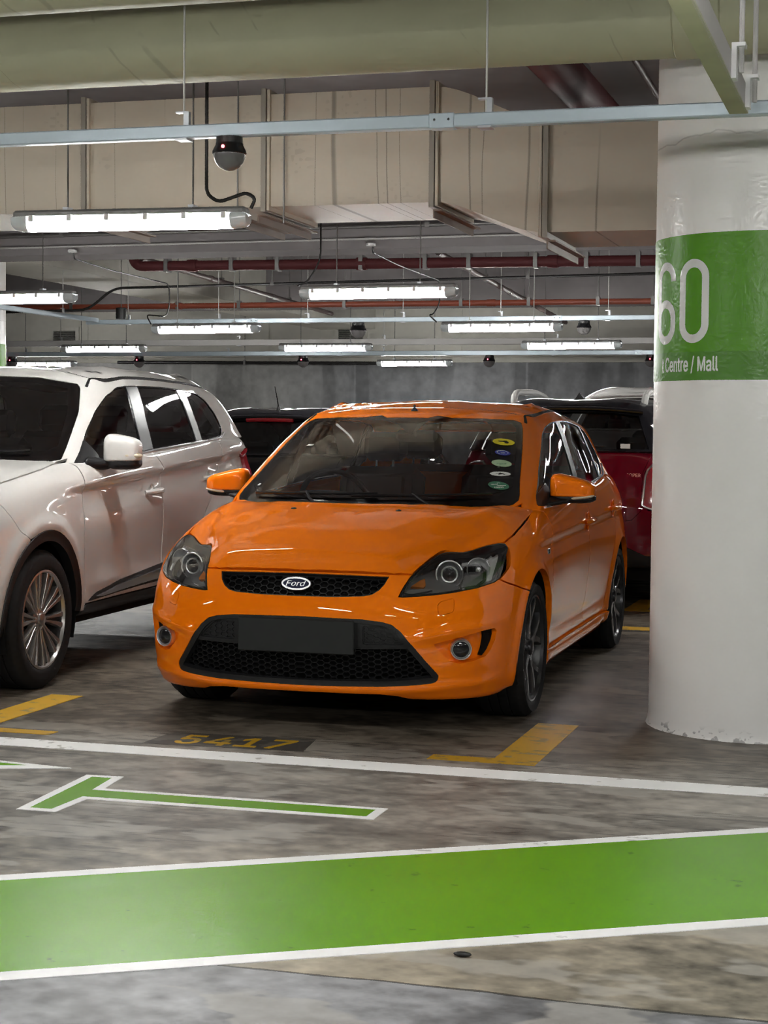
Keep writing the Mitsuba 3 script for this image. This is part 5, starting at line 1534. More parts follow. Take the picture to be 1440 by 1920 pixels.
# ------------------------------------------------------------------ the white SUV: nets of its left half
zf = [.24, .26, .33, .43, .53, .64, .76, .88, .975, 1.015]
WB = np.array([
    sec([.78, .90, .925, .945, .955, .950, .935, .910, .850, .72], [0] * 10, zf),
    sec([.77, .89, .915, .935, .945, .940, .925, .900, .835, .71], [.28] * 10, zf),
    sec([.74, .85, .875, .895, .905, .900, .882, .850, .770, .64], [.49, .51, .515, .52, .52, .515, .505, .49, .46, .44], zf),
    sec([.68, .77, .790, .805, .810, .805, .785, .740, .640, .50], [.62, .675, .685, .69, .69, .685, .67, .64, .59, .55], [.24, .26, .33, .43, .53, .64, .76, .88, .980, 1.03]),
    sec([.58, .63, .645, .655, .660, .655, .640, .585, .480, .36], [.72, .785, .80, .805, .805, .80, .785, .75, .69, .63], [.25, .27, .34, .44, .54, .65, .77, .89, .995, 1.045]),
    sec([.45, .455, .460, .463, .465, .463, .455, .420, .340, .24], [.76, .835, .852, .860, .862, .858, .845, .815, .745, .68], [.26, .29, .36, .46, .56, .67, .79, .91, 1.015, 1.06]),
    sec([.27, .27, .27, .27, .27, .27, .27, .25, .20, .12], [.78, .865, .880, .886, .888, .885, .875, .845, .775, .70], [.30, .34, .41, .50, .60, .71, .83, .94, 1.035, 1.075]),
    sec(0.0, [.79, .880, .893, .900, .902, .899, .888, .862, .795, .72], [.33, .37, .45, .54, .65, .78, .89, .985, 1.062, 1.092]),
    sec(-.42, [.78, .860, .873, .879, .883, .885, .882, .868, .822, .755], [.31, .345, .41, .51, .64, .79, .92, 1.015, 1.10, 1.125]),
    sec(-.90, [.77, .845, .862, .870, .876, .882, .882, .874, .850, .820], [.30, .335, .40, .50, .64, .80, .93, 1.03, 1.125, 1.142]),
    sec(-1.60, [.77, .845, .862, .870, .876, .882, .884, .877, .852, .822], [.30, .335, .40, .50, .64, .80, .95, 1.06, 1.16, 1.178]),
    sec(-2.20, [.78, .855, .870, .877, .882, .886, .886, .879, .853, .824], [.31, .345, .41, .51, .65, .81, .97, 1.09, 1.195, 1.213]),
    sec(-2.67, [.79, .875, .892, .900, .902, .901, .893, .880, .850, .820], [.34, .38, .46, .55, .66, .82, .985, 1.11, 1.22, 1.238]),
    sec(-3.10, [.77, .850, .868, .875, .878, .877, .868, .852, .815, .785], [.33, .37, .44, .54, .66, .82, .99, 1.12, 1.235, 1.255]),
    sec([-3.36, -3.43, -3.45, -3.455, -3.455, -3.45, -3.43, -3.41, -3.36, -3.33], [.72, .785, .80, .805, .806, .803, .795, .78, .742, .715], [.34, .38, .44, .54, .66, .82, .99, 1.12, 1.235, 1.255]),
    sec([-3.50, -3.60, -3.62, -3.63, -3.63, -3.62, -3.59, -3.56, -3.52, -3.48], [.55, .595, .605, .61, .61, .605, .60, .59, .57, .55], [.36, .39, .45, .54, .66, .82, .99, 1.12, 1.235, 1.255]),
    sec([-3.56, -3.66, -3.68, -3.69, -3.69, -3.68, -3.65, -3.61, -3.57, -3.53], [.3] * 10, [.36, .39, .45, .54, .66, .82, .99, 1.12, 1.235, 1.255]),
    sec([-3.57, -3.67, -3.69, -3.70, -3.70, -3.69, -3.66, -3.62, -3.58, -3.54], [0] * 10, [.36, .39, .45, .54, .66, .82, .99, 1.12, 1.235, 1.255]),
])
WG = np.array([
    sec([-.12, -.20, -.50, -.80, -1.08, -1.22], [0] * 6, [1.10, 1.135, 1.31, 1.48, 1.625, 1.655]),
    sec([-.17, -.25, -.54, -.83, -1.10, -1.23], [.42, .42, .40, .375, .35, .34], [1.10, 1.133, 1.305, 1.472, 1.615, 1.645]),
    sec([-.44, -.48, -.70, -.93, -1.17, -1.22], [.765, .755, .71, .66, .605, .590], [1.10, 1.13, 1.27, 1.42, 1.572, 1.595]),
    sec([-.55, -.58, -.79, -1.00, -1.20, -1.25], [.82, .81, .765, .715, .655, .610], [1.09, 1.12, 1.26, 1.40, 1.543, 1.597]),
    sec([-.72, -.74, -.92, -1.10, -1.27, -1.35], [.845, .835, .793, .745, .690, .620], [1.10, 1.12, 1.25, 1.385, 1.518, 1.598]),
    sec([-1.00, -1.00, -1.12, -1.25, -1.40, -1.45], [.847, .838, .80, .752, .697, .630], [1.122, 1.142, 1.27, 1.405, 1.537, 1.606]),
    sec([-1.40, -1.40, -1.42, -1.45, -1.52, -1.55], [.848, .839, .803, .757, .702, .638], [1.145, 1.165, 1.285, 1.418, 1.550, 1.615]),
    sec(-1.90, [.848, .840, .805, .760, .706, .640], [1.175, 1.195, 1.305, 1.430, 1.555, 1.620]),
    sec(-2.50, [.843, .835, .80, .757, .703, .636], [1.205, 1.225, 1.325, 1.438, 1.550, 1.610]),
    sec([-3.00, -3.00, -2.98, -2.96, -2.93, -2.90], [.825, .815, .78, .738, .685, .62], [1.235, 1.252, 1.345, 1.442, 1.537, 1.592]),
    sec([-3.37, -3.36, -3.31, -3.25, -3.19, -3.14], [.775, .765, .73, .69, .64, .585], [1.245, 1.262, 1.350, 1.440, 1.525, 1.576]),
    sec([-3.53, -3.52, -3.46, -3.40, -3.33, -3.27], [.60, .59, .565, .54, .50, .47], [1.245, 1.262, 1.350, 1.445, 1.535, 1.588]),
    sec([-3.59, -3.58, -3.52, -3.45, -3.38, -3.30], [.30, .30, .29, .28, .26, .25], [1.245, 1.262, 1.355, 1.455, 1.55, 1.605]),
    sec([-3.60, -3.59, -3.53, -3.46, -3.39, -3.31], [0] * 6, [1.245, 1.262, 1.355, 1.455, 1.555, 1.61]),
])


def white_bumps(P, N):
    x, y, z = P[..., 0], np.abs(P[..., 1]), P[..., 2]
    side = np.clip((np.abs(N[..., 1]) - 0.5) / 0.3, 0, 1)
    b = ring_bump(P, ((0, .352), (-2.67, .352)), .475, .045, .018) * side
    zc = .976 + .0587 * (-x - .22)
    on = side * np.clip((-.25 - x) / .35, 0, 1)
    s = np.clip((z - zc) / .018, -1, 1)
    b = b + on * (.015 * np.exp(-(np.abs(z - zc) / .10) ** 2) * (s * (1.5 - .5 * s * s)) - .014 * np.exp(-((z - zc + .08) / .08) ** 2))
    b = b + .014 * np.exp(-((z - .47) / .06) ** 2) * side * np.clip((-.5 - x) / .3, 0, 1) * np.clip((x + 2.2) / .2, 0, 1)
    return b


W_body = Skin(WB, 4, white_bumps)
W_glass = Skin(WG, 1, None, (420, 90), 'makima')
_hp = [(.72, 0, 1.025), (.5, 0, 1.068), (.25, 0, 1.10), (0, 0, 1.122), (.5, .3, 1.063), (.25, .35, 1.095), (0, .4, 1.115), (-.2, .3, 1.132), (-.15, 0, 1.132), (-.3, .6, 1.128), (-.05, .62, 1.108)]
W_hood = Sheet(np.vstack([hood_points(W_body), _hp]), -0.52, 0.92, 0.90, lambda x, y: .012 * np.clip((.62 + .05 * x - np.abs(y)) / .1 + .5, 0, 1) * np.clip((.85 - x) / .2, 0, 1) * np.clip((x + .5) / .3, 0, 1), (200, 120), 1e-4)
_rp = np.vstack([W_glass.P[::5, -12::3].reshape(-1, 3), [(-1.5, 0, 1.672), (-2.0, 0, 1.680), (-2.6, 0, 1.668), (-3.0, 0, 1.645), (-1.5, .35, 1.660), (-2.0, .35, 1.667), (-2.6, .35, 1.655)]])
W_roof = Sheet(_rp, -3.4, -1.1, 0.72, None, (120, 60), 1e-4)
# ------------------------------------------------------------------ the white SUV
_th = math.radians(2.2)
C = Car(thing('car', 'white SUV with black wheel arches, parked at the left beside the orange car', 'car'), -4.119 - .88 * math.cos(_th), 7.893 - .88 * math.sin(_th), 2.2)
fr, sd, pl = front_side(W_body)
TK, G = W_body.kt, W_glass
GT = G.kt
gs = G.inverse([0, 2], lambda P, N: (N[..., 1] > 0.35))
gf = G.inverse([1, 2], lambda P, N: (N[..., 0] > 0.30))
WH = [(0.0, .352), (-2.67, .352)]
ARCH = [clean(Polygon(sd(arch(x, z, .392)))) for x, z in WH]
CLAD = [clean(Polygon(sd(arch(x, z, .448)))) for x, z in WH]
belt_t = TK[-1] - .004
def col(x): return sd([(x, .7)])[0, 0]
HLw = clean(Polygon(np.vstack([fr(dense([(.42, .84), (.47, .905), (.62, .925)], closed=False)), sd(dense([(.46, .945), (.42, .90)], closed=False)), fr(dense([(.80, .86), (.66, .835)], closed=False))])))
bt = np.vstack([fr(dense([(-.02, .955), (.40, .955), (.46, .93), (.78, .90)], .02, False)), sd(dense([(.36, .945), (.261, .800), (.20, .76)], .02, False))])
u_a = sd([(0.02, .4)])[0, 0]
below = clean(Polygon(np.vstack([bt, [[u_a, TK[0] + .03], [-1, TK[0] + .03], [-1, bt[0, 1]]]])))
GRw = sym(Polygon(fr(dense([(-.02, .86), (.38, .86), (.40, .80), (.34, .74), (-.02, .74)]))).buffer(0))
INw = sym(Polygon(fr(dense([(-.02, .56), (.50, .56), (.55, .40), (.45, .34), (-.02, .34)]))).buffer(0))
C.panel('front_bumper', W_body, below.difference(unary_union([HLw.buffer(.003), GRw, INw, CLAD[0]])).intersection(half), 'm_pearl', h=.03, flange=.03, centre=True)
C.panel('headlight', W_body, HLw.buffer(-.001), 'm_bowl', 'both', h=.03, lift=-.04, flange=-.039)
C.panel('lens_cover', W_body, HLw.buffer(-.002), 'm_glass_clear', 'both', h=.03, flange=0)
g = C.panel('grille', W_body, GRw.buffer(.004).intersection(half), 'm_grille', h=.03, lift=-.03, flange=-.03, centre=True)
for z in (.775, .82):
    p = W_body(fr(dense([(0, z), (.36, z)], .03, False)))
    C.put('chrome_bar', tube(np.vstack([p[:0:-1] * [1, -1, 1], p]), .012, 8, squash=.7), 'm_chrome', g)
C.panel('lower_intake', W_body, INw.buffer(.004).intersection(half), 'm_trim', h=.03, lift=-.03, flange=-.03, centre=True)
C.put('number_plate', bx(.952, .962, -.26, .26, .57, .68, .004), 'm_plate')
hp = [(.862, -.02), (.855, .28), (.80, .46), (.72, .56), (.60, .64), (.45, .70)]
shut = [(.30, .745), (.15, .765), (-.02, .775), (-.20, .775), (-.38, .755), (-.47, .742)]
rear = [(-.455, .725), (-.38, .665), (-.255, .42), (-.19, .15), (-.185, -.02)]
C.panel('bonnet', W_hood, clean(Polygon(np.vstack([hp, shut, rear]))).buffer(-.0015).intersection(sbox(-2, 0, 2, 2)), 'm_pearl', h=.025, flange=.03, centre=True)
shut_ut = pl(dense([(.45, .706), (.30, .751), (.15, .771), (-.02, .781), (-.20, .781), (-.38, .762)], .02, False))
door_front = sd(dense([(-.50, 1.14), (-.505, 1.05), (-.505, .95), (-.485, .75), (-.495, .55), (-.505, .36)], .02, False))
top_front = fr(dense([(.46, .938), (.62, .935)], .02, False))
wing = clean(Polygon(np.vstack([bt[-1:] + [[0, .003]], sd(dense([(.262, .790), (.34, .92)], .02, False)), fr(dense([(.78, .89), (.462, .915)], .02, False)), pl(dense([(.795, .466), (.722, .566), (.602, .646)], .02, False)), shut_ut, [[sd([(-.44, 1.1)])[0, 0], TK[-1] - .012], [sd([(-.50, 1.1)])[0, 0], TK[-1] - .012]], door_front, sd(dense([(-.505, .345), (-.35, .345), (0, .8)], .02, False))])))
wing = wing.difference(unary_union([HLw.buffer(.003), CLAD[0], below.buffer(.003)])).buffer(-.001)
C.panel('front_wing', W_body, wing, 'm_pearl', 'both', h=.02, flange=.03)
sheet_door = np.vstack([door_front + [[.005, 0]], sd(dense([(-.515, .375), (-1.585, .385), (-1.620, .735), (-1.612, 1.08), (-1.54, 1.16)], .02, False)), [[col(-1.54), belt_t], [col(-.51), belt_t]]])
fd = clean(Polygon(sheet_door)).difference(CLAD[0].buffer(.004)).buffer(-.0026)
C.panel('front_door', W_body, fd, 'm_pearl', 'both', h=.02, flange=.03)
rd = clean(Polygon(np.vstack([[[col(-1.546), belt_t]], sd(dense([(-1.546, 1.16), (-1.618, 1.08), (-1.626, .735), (-1.592, .385), (-2.14, .40), (-2.20, .60), (-2.32, .80), (-2.46, .92), (-2.60, 1.05), (-2.66, 1.20)], .02, False)), [[col(-2.66), belt_t]]]))).difference(CLAD[1].buffer(.004)).buffer(-.0026)
C.panel('rear_door', W_body, rd, 'm_pearl', 'both', h=.02, flange=.03)
sill = clean(Polygon(sd(dense([(-.30, .20), (-.30, .345), (-.49, .345), (-.51, .372), (-1.59, .382), (-2.35, .40), (-2.35, .20)], .02)))).difference(unary_union(CLAD)).buffer(-.001)
C.panel('side_sill', W_body, sill, 'm_trim', 'both', h=.03, flange=.03, lift=.004)
for a, cl in zip(ARCH, CLAD):
    C.panel('arch_cladding', W_body, cl.difference(a).difference(sill).intersection(clean(Polygon([[-1, TK[1] + .01], [20, TK[1] + .01], [20, 9], [-1, 9]]))).buffer(-.001), 'm_trim', 'both', h=.02, lift=.006, flange=.05)
# silver strip in a dark rebate along the foot of the doors
g1 = clean(Polygon(sd(soft([(-.56, .385), (-.66, .425), (-.95, .470), (-1.55, .515), (-2.16, .555), (-2.14, .425), (-1.58, .415), (-.75, .392)], .03))))
g2 = clean(Polygon(sd(soft([(-.66, .405), (-.95, .446), (-1.56, .488), (-2.12, .525), (-2.10, .455), (-1.58, .436), (-.75, .402)], .02))))
C.panel('sill_rebate', W_body, g1, 'm_trim', 'both', h=.02, lift=.003, flange=.01)
C.panel('sill_strip', W_body, g2, 'm_satin', 'both', h=.02, lift=.011, flange=.009)
lampR = clean(Polygon(sd(dense([(-3.12, 1.145), (-3.20, 1.175), (-3.46, 1.14), (-3.47, .95), (-3.36, 1.02)], .02)))).union(clean(Polygon([[col(-3.36), sd([(-3.4, 1.0)])[0, 1]], [W_body.U - .40, sd([(-3.4, 1.0)])[0, 1]], [W_body.U - .42, sd([(-3.4, 1.14)])[0, 1]], [col(-3.36), sd([(-3.4, 1.14)])[0, 1]]])))
rest = clean(Polygon([[col(-2.0), 0], [W_body.U, .02], [W_body.U, belt_t], [col(-2.0), belt_t]]))
C.panel('rear_body', W_body, rest.difference(unary_union([rd.buffer(.008), sill.buffer(.006), CLAD[1], lampR.buffer(.003), clean(Polygon(sd([(-1, .1), (-2.25, .1), (-2.25, .42), (-1, .42)])))])), 'm_pearl', h=.03, flange=.03, centre=True)
C.panel('tail_lamp', W_body, lampR, 'm_lens_red', 'both', h=.02, lift=.022, flange=.03)
# glasshouse
WS = sym(Polygon(gf(dense([(-.02, 1.605), (.35, 1.595), (.565, 1.560), (.592, 1.535), (.665, 1.40), (.73, 1.20), (.745, 1.145), (.70, 1.132), (.45, 1.13), (-.02, 1.133)]))).buffer(0)).intersection(half)
C.panel('windscreen', G, WS.buffer(-.001), 'm_glass_side', h=.04, flange=0, centre=True, label='tinted windscreen')
inner = sym(Polygon(gf(dense([(-.1, 1.575), (.35, 1.565), (.54, 1.535), (.62, 1.40), (.69, 1.22), (.66, 1.19), (.45, 1.175), (-.1, 1.175)]))).buffer(0))
C.panel('windscreen_border', G, WS.difference(inner), 'm_trim_gloss', h=.03, lift=-.004, flange=0, centre=True)
dlo = clean(Polygon(gs(soft([(-.52, 1.112), (-.70, 1.128), (-1.0, 1.145), (-1.6, 1.19), (-2.3, 1.228), (-2.78, 1.258), (-2.885, 1.30), (-2.86, 1.40), (-2.76, 1.50), (-2.62, 1.545), (-2.15, 1.565), (-1.6, 1.562), (-1.38, 1.550), (-1.20, 1.495), (-1.02, 1.412), (-.82, 1.298), (-.66, 1.19), (-.55, 1.125)], .04))))
cow = clean(Polygon(np.vstack([gf(dense([(.765, 1.15), (.73, 1.13), (.60, 1.125), (-.02, 1.128)], .02, False)), [[-1, -1], [gf([(.765, 1.15)])[0, 0], -1]]])))
hatch = clean(Polygon([[G.U - .56, GT[1] + .03], [G.U + 1, GT[1] + .03], [G.U + 1, GT[4] - .03], [G.U - .47, GT[4] - .03]]))
rails = sbox(0, GT[1] - .012, G.U, GT[-1])
C.panel('roof_frame', G, rails.difference(unary_union([WS.buffer(.002), dlo, hatch, cow])), 'm_pearl', h=.025, flange=.02, centre=True)
def pane(*p): return dlo.intersection(clean(Polygon(gs(dense(p, .03)))))
fg = pane((-.3, 1.0), (-1.43, 1.0), (-1.415, 1.20), (-1.44, 1.36), (-1.50, 1.62), (-.3, 1.62))
rg = pane((-1.60, 1.0), (-1.575, 1.20), (-1.59, 1.36), (-1.66, 1.62), (-2.28, 1.62), (-2.30, 1.50), (-2.32, 1.0))
qg = pane((-2.42, 1.0), (-2.40, 1.62), (-3.2, 1.62), (-3.2, 1.0))
for nm, pg in (('front_door_glass', fg), ('rear_door_glass', rg), ('quarter_glass', qg)):
    C.panel(nm, G, pg.buffer(-.012), 'm_glass_dark', 'both', h=.04, lift=-.006, flange=0)
seals = unary_union([fg, rg, qg])
C.panel('window_seals', G, seals.difference(unary_union([q.buffer(-.012) for q in (fg, rg, qg)])).union(dlo.difference(dlo.buffer(-.008))), 'm_trim_gloss', 'both', h=.02, lift=-.001, flange=.01)
for q in getattr(dlo.buffer(-.008).difference(seals), 'geoms', []):
    if q.area > 1e-3:
        C.panel('door_pillar', G, q, 'm_pillar', 'both', h=.02, lift=.001, flange=.01)
mt = pane((-.3, 1.0), (-.80, 1.0), (-.80, 1.16), (-.74, 1.24), (-.3, 1.20))
C.panel('mirror_corner', G, mt.buffer(.004), 'm_trim', 'both', h=.02, lift=.003, flange=.01)
b = G(gs(dense([(-.62, 1.118), (-1.0, 1.140), (-1.6, 1.185), (-2.3, 1.223), (-2.78, 1.252), (-2.88, 1.285)], .05, False)), True)
C.both('window_trim', tube(b[0] + b[1] * .004, .007, 8), 'm_chrome')
C.panel('hatch_glass', G, hatch.intersection(half).buffer(-.002), 'm_glass_dark', h=.05, flange=0, centre=True)
row5 = G.P[:, -1]
rsel = row5[:, 0] > -3.29
RP = row5[rsel][:, :2]
rp = clean(Polygon(np.vstack([RP, [[RP[-1, 0], 0]]]))).intersection(sbox(-4, 0, 0, 1))
C.panel('roof', W_roof, rp, 'm_pearl', h=.04, flange=0, centre=True)
C.panel('headlining', W_roof, rp.buffer(-.01).intersection(sbox(-4, 0, 0, 1)), 'm_lining', h=.08, lift=-.04, flange=0, centre=True)
u_ws, t_ws = gf([(.603, 1.545)])[0]
u_end = G.uu[np.argmin(np.abs(row5[:, 0] + 3.12) + (row5[:, 1] < .4))]
strip = LineString([(u_ws + .016, t_ws), (u_ws + .020, GT[-1] - .060), (u_ws + .040, GT[-1] - .032), (u_ws + .09, GT[-1] - .016), (u_end, GT[-1] - .012)]).buffer(.012, cap_style=2).intersection(sbox(0, 0, 99, GT[-1] - .001))
C.panel('roof_moulding', G, strip, 'm_trim', 'both', h=.02, lift=.003, flange=.008)
C.put('roof_aerial', trimesh.convex.convex_hull(np.array([(-2.55, -.03, 1.672), (-2.55, .03, 1.672), (-2.78, -.03, 1.66), (-2.78, .03, 1.66), (-2.80, 0, 1.712), (-2.73, 0, 1.712)])), 'm_pearl')
scut = np.array([(-.178, 0, 1.122), (-.245, .42, 1.118), (-.35, .64, 1.110)])
C.put('scuttle', tube(curve(np.vstack([(scut[::-1] * [1, -1, 1])[:-1], scut]), 50), .034, 10, squash=.6), 'm_trim')
for ya, yb in ((-.62, -.02), (-.02, .60)):
    pts = []
    for i, y in enumerate(np.linspace(ya, yb, 12)):
        q = G(gf([(abs(y), 1.165 + .012 * i / 11)]), True)
        pts.append((q[0][0] + q[1][0] * .016) * [1, np.sign(y) or 1, 1])
    C.put('wiper', tube(pts, .007, 8), 'm_trim_gloss')
# mirrors
for s in (1, -1):
    cap = ellipsoid(.080, .102, .088, .5)
    v = cap.vertices
    v[:, 2] *= 1 - .22 * np.clip(v[:, 1] / .105, -1, 1)
    v[:, 0] *= np.where(v[:, 0] < 0, .55, 1)
    v[:, 2] = np.where(v[:, 2] < -.045, -.045 + (v[:, 2] + .045) * .2, v[:, 2])
    cen = np.array([-.80, .975, 1.185])
    low = ellipsoid(.072, .098, .040, .7)
    arm = trimesh.convex.convex_hull(np.vstack([ellipsoid(.045, .05, .03).vertices + [-.77, .87, 1.115], ellipsoid(.06, .02, .04).vertices + [-.68, .83, 1.12]]))
    k = None
    for nm, m, mt_ in (('door_mirror', TR(*cen), 'm_pearl'), ('base', low, 'm_trim'), ('arm', arm, 'm_trim'), ('indicator', ellipsoid(.02, .05, .014, .8), 'm_signal'), ('mirror_glass', ellipsoid(.004, .085, .075, .7), 'm_chrome')):
        m = {'door_mirror': lambda: move(cap, TR(*cen)), 'base': lambda: move(low, TR(*(cen + [0, 0, -.058]))), 'arm': lambda: arm.copy(), 'indicator': lambda: move(m, RO(25, [0, 0, 1]), TR(*(cen + [.050, .075, -.020]))), 'mirror_glass': lambda: move(m, TR(*(cen + [-.048, 0, .0])))}[nm]()
        m.vertices = m.vertices * [1, s, 1]
        if s < 0: m.invert()
        q = C.put(nm, m, mt_, k, 40)
        k = k or q
for x, z in ((-1.48, .945), (-2.43, 1.005)):
    p = W_body(sd([(x, z)]))[0]
    h = tube([(x + .115, p[1] + .004, z - .006), (x + .085, p[1] + .030, z - .003), (x, p[1] + .038, z), (x - .085, p[1] + .030, z + .004), (x - .115, p[1] + .004, z + .006)], [.014, .017, .018, .017, .014], 10)
    a, b = C.both('door_handle', h, 'm_pearl')
    cup = lathe([(.0, .0), (.030, -.001), (.044, .006), (.048, .012)], 28, 'y')
    for kk, s in ((a, 1), (b, -1)):
        m = move(cup, TR(x + .01, p[1] - .009, z - .004))
        m.vertices = m.vertices * [1, s, 1]
        C.put('cup', m, 'm_pearl', kk, 40)
C.put('underbody', cat(bx(-3.5, .80, -.66, .66, .26, .40), bx(.05, .85, -.40, .40, .30, .90), bx(-2.2, -.45, -.80, .80, .27, .40), bx(-3.5, -3.3, -.7, .7, .4, 1.2)), 'm_dark')
for x, z in WH:
    w = move(lathe([(.415, 0), (.415, -.30), (0, -.30)], 48, 'y'), TR(x, .868, z + .02))
    w.update_faces(w.triangles_center[:, 2] > .22)
    C.both('wheel_liner', w, 'm_dark', None, 40)


def fan_spokes(r):
    out = []
    for i in range(10):
        a = 2 * np.pi * i / 10 + .10
        rot = lambda m: move(m, trimesh.transformations.rotation_matrix(-a, [0, 1, 0]))
        for q in (1, -1):
            out.append((rot(spoke_mesh([(.045, q * .006, -.020), (.10, q * .010, -.018), (.17, q * .019, -.010), (r - .012, q * .029, -.006)], [.007, .010, .015, .023], .03, .004)), 'm_alloy'))
        out.append((rot(spoke_mesh([(.05, 0, -.030), (.12, 0, -.030), (r - .012, 0, -.022)], [.02, .026, .05], .015, .003)), 'm_alloy_black'))
    return out


for (x, z) in WH:
    for s in (1, -1):
        wheel(C, x, s * .882, .352, .235, .247, fan_spokes, s, ('m_alloy',))
C.put('dashboard', trimesh.convex.convex_hull(np.array([(x, y, z) for y in (-.74, .74) for x, z in ((-.35, 1.06), (-.6, 1.10), (-.85, 1.09), (-.92, 1.02), (-.88, .78), (-.4, .78))])), 'm_cabin')
C.put('cabin_floor', bx(-3.3, -.5, -.78, .78, .40, .44), 'm_dark')
for s in (1, -1):
    C.put('door_lining', bx(-3.2, -.62, s * .80, s * .825, .44, 1.08), 'm_cabin')
k = C.put('steering_wheel', tube([(-1.02 + .075 * math.sin(t), -.37 + .185 * math.cos(t), 1.08 + .165 * math.sin(t)) for t in np.linspace(0, 2 * np.pi, 41)[:-1]], .015, 10, closed=True), 'm_trim', None, 40)
C.put('hub', move(ellipsoid(.03, .07, .06, .8), TR(-1.0, -.37, 1.07)), 'm_cabin', k, 40)


def plain_seat(x, y, w, z=.0, heads=(0,)):
    k = C.put('seat', bx(x - .25, x + .27, y - w / 2, y + w / 2, .42 + z, .70 + z, .06), 'm_seat')
    C.put('backrest', move(bx(-.07, .07, -w / 2, w / 2, 0, .62, .055), RO(-14, [0, 1, 0]), TR(x - .22, y, .64 + z)), 'm_seat', k)
    for q in heads:
        C.put('headrest', move(bx(-.045, .045, -.13, .13, 0, .18, .04), RO(-10, [0, 1, 0]), TR(x - .40, y + q, 1.24 + z)), 'm_seat', k)


plain_seat(-1.55, -.37, .52)
plain_seat(-1.55, .37, .52)
plain_seat(-2.45, 0, 1.25, .04, (-.38, 0, .38))
# ------------------------------------------------------------------ the cars behind, seen from the rear
def rear_car(label, x, y, scale, paint, roof_paint, low='m_trim', glass='m_glass_dark', deg=180.0, rails=False, hatch_line=True, cladding=True):
    s = np.array(scale)
    body = Skin(WB * s, 4, None, (300, 90))
    glas = Skin(WG * s, 1, None, (260, 60))
    c = Car(thing('car', label, 'car'), x, y, deg)
    TK, GT = body.kt, glas.kt
    sd = body.inverse([0, 2], lambda P, N: (N[..., 1] > 0.25) & (P[..., 0] < .5) & (P[..., 0] > -3.3 * s[0]))
    rr = body.inverse([1, 2], lambda P, N: (N[..., 0] < -0.12) & (P[..., 0] < -3.0 * s[0]))
    gs = glas.inverse([0, 2], lambda P, N: (N[..., 1] > 0.35))
    gf = glas.inverse([1, 2], lambda P, N: (N[..., 0] > 0.30))
    gr = glas.inverse([1, 2], lambda P, N: (N[..., 0] < -0.30))
    z, xs, ys = s[2], s[0], s[1]
    wh = [(0, .352 * z), (-2.67 * xs, .352 * z)]
    arches = unary_union([clean(Polygon(sd(arch(a, b, .40 * z)))) for a, b in wh])
    full = sbox(0, TK[0] + .02, body.U, TK[-1])
    def R(p): return clean(Polygon(rr(dense(np.array(p) * [ys, z], .02))))
    UR = body.U
    def rsym(q):
        q = clean(q)
        return clean(unary_union([q.buffer(1e-5), affinity.scale(q, -1, 1, origin=(UR, 0)).buffer(1e-5)])).intersection(sbox(0, -1, UR, 9))
    lowb = rsym(R([(-.02, .30), (-.02, .545), (.36, .545), (.48, .52), (.60, .46), (.86, .42), (.86, .30)])).union(sbox(0, TK[0], UR, sd([(-1, .41 * z)])[0, 1]))
    lamp = R([(.565, .84), (.58, 1.10), (.63, 1.165), (.72, 1.16), (.775, 1.12), (.785, .90), (.74, .815), (.62, .805)])
    hat = rsym(R([(-.02, .695), (.30, .70), (.50, .735), (.56, .80), (.565, 1.10), (.60, 1.19), (.62, 1.235), (.62, 1.30), (-.02, 1.30)])).union(sbox(UR - .58, TK[-1] - .03, UR, TK[-1]))
    c.panel('body', body, full.difference(unary_union([arches, lowb, lamp.buffer(.002), hat.buffer(.003)])), paint, h=.03, flange=.03, centre=True)
    op = lambda q: np.abs(q[:, 0] - UR) < 1e-3
    def back(name, surf, poly, mat, lift=0., fl=.02, h=.03, parent=None):
        m = sheet_mesh(surf, poly, h, lift, fl, lambda q: np.abs(q[:, 0] - surf.U) < 1e-3)
        return c.put(name, join(m, flip_y(m)), mat, parent)
    back('tailgate', body, hat.difference(lamp.buffer(.004)), paint, 0, .03)
    back('lower_cladding', body, lowb.difference(arches).buffer(-.002), low, .004)
    k1, k2 = c.panel('tail_lamp', body, lamp.buffer(-.010), 'm_lens_red', 'both', h=.03, lift=.008, flange=.02)
    for k, sg in ((k1, 1), (k2, -1)):
        p, n = body(np.array(lamp.buffer(-.006).exterior.coords)[:-1:3], True)
        c.put('chrome_ring', tube((p + n * .008) * [1, sg, 1], .009, 8, closed=True), 'm_chrome', k)
        p, n = body(rr([(.68 * ys, .93 * z)]), True)
        c.put('reverse_lamp', move(ellipsoid(.012, .055, .035, .7), TR(*((p[0] + n[0] * .010) * [1, sg, 1]))), 'm_lens_pale', k, 40)
    # glasshouse
    GU = glas.U
    hg = clean(Polygon(np.vstack([gr(dense([(.60 * ys, 1.272 * z), (.50 * ys, 1.53 * z), (.30 * ys, 1.555 * z), (.0, 1.56 * z)], .03, False)), [[GU, gr([(0, 1.272 * z)])[0, 1]]]]))).intersection(sbox(0, 0, GU, 9))
    ws = clean(Polygon(np.vstack([[[0, gf([(0, 1.15 * z)])[0, 1]]], gf(dense([(.0, 1.60 * z), (.35 * ys, 1.59 * z), (.57 * ys, 1.55 * z), (.665 * ys, 1.40 * z), (.735 * ys, 1.16 * z), (.45 * ys, 1.14 * z), (.0, 1.14 * z)], .03, False))]))).intersection(sbox(0, 0, GU, 9))
    dlo = clean(Polygon(gs(soft(np.array([(-.62, 1.125), (-1.0, 1.15), (-1.6, 1.20), (-2.3, 1.235), (-3.05, 1.275), (-3.10, 1.32), (-3.02, 1.44), (-2.90, 1.51), (-2.62, 1.54), (-2.0, 1.55), (-1.5, 1.545), (-1.30, 1.52), (-1.0, 1.40)]) * [xs, z], .03))))
    rail = sbox(0, GT[1] - .012, GU, GT[-1])
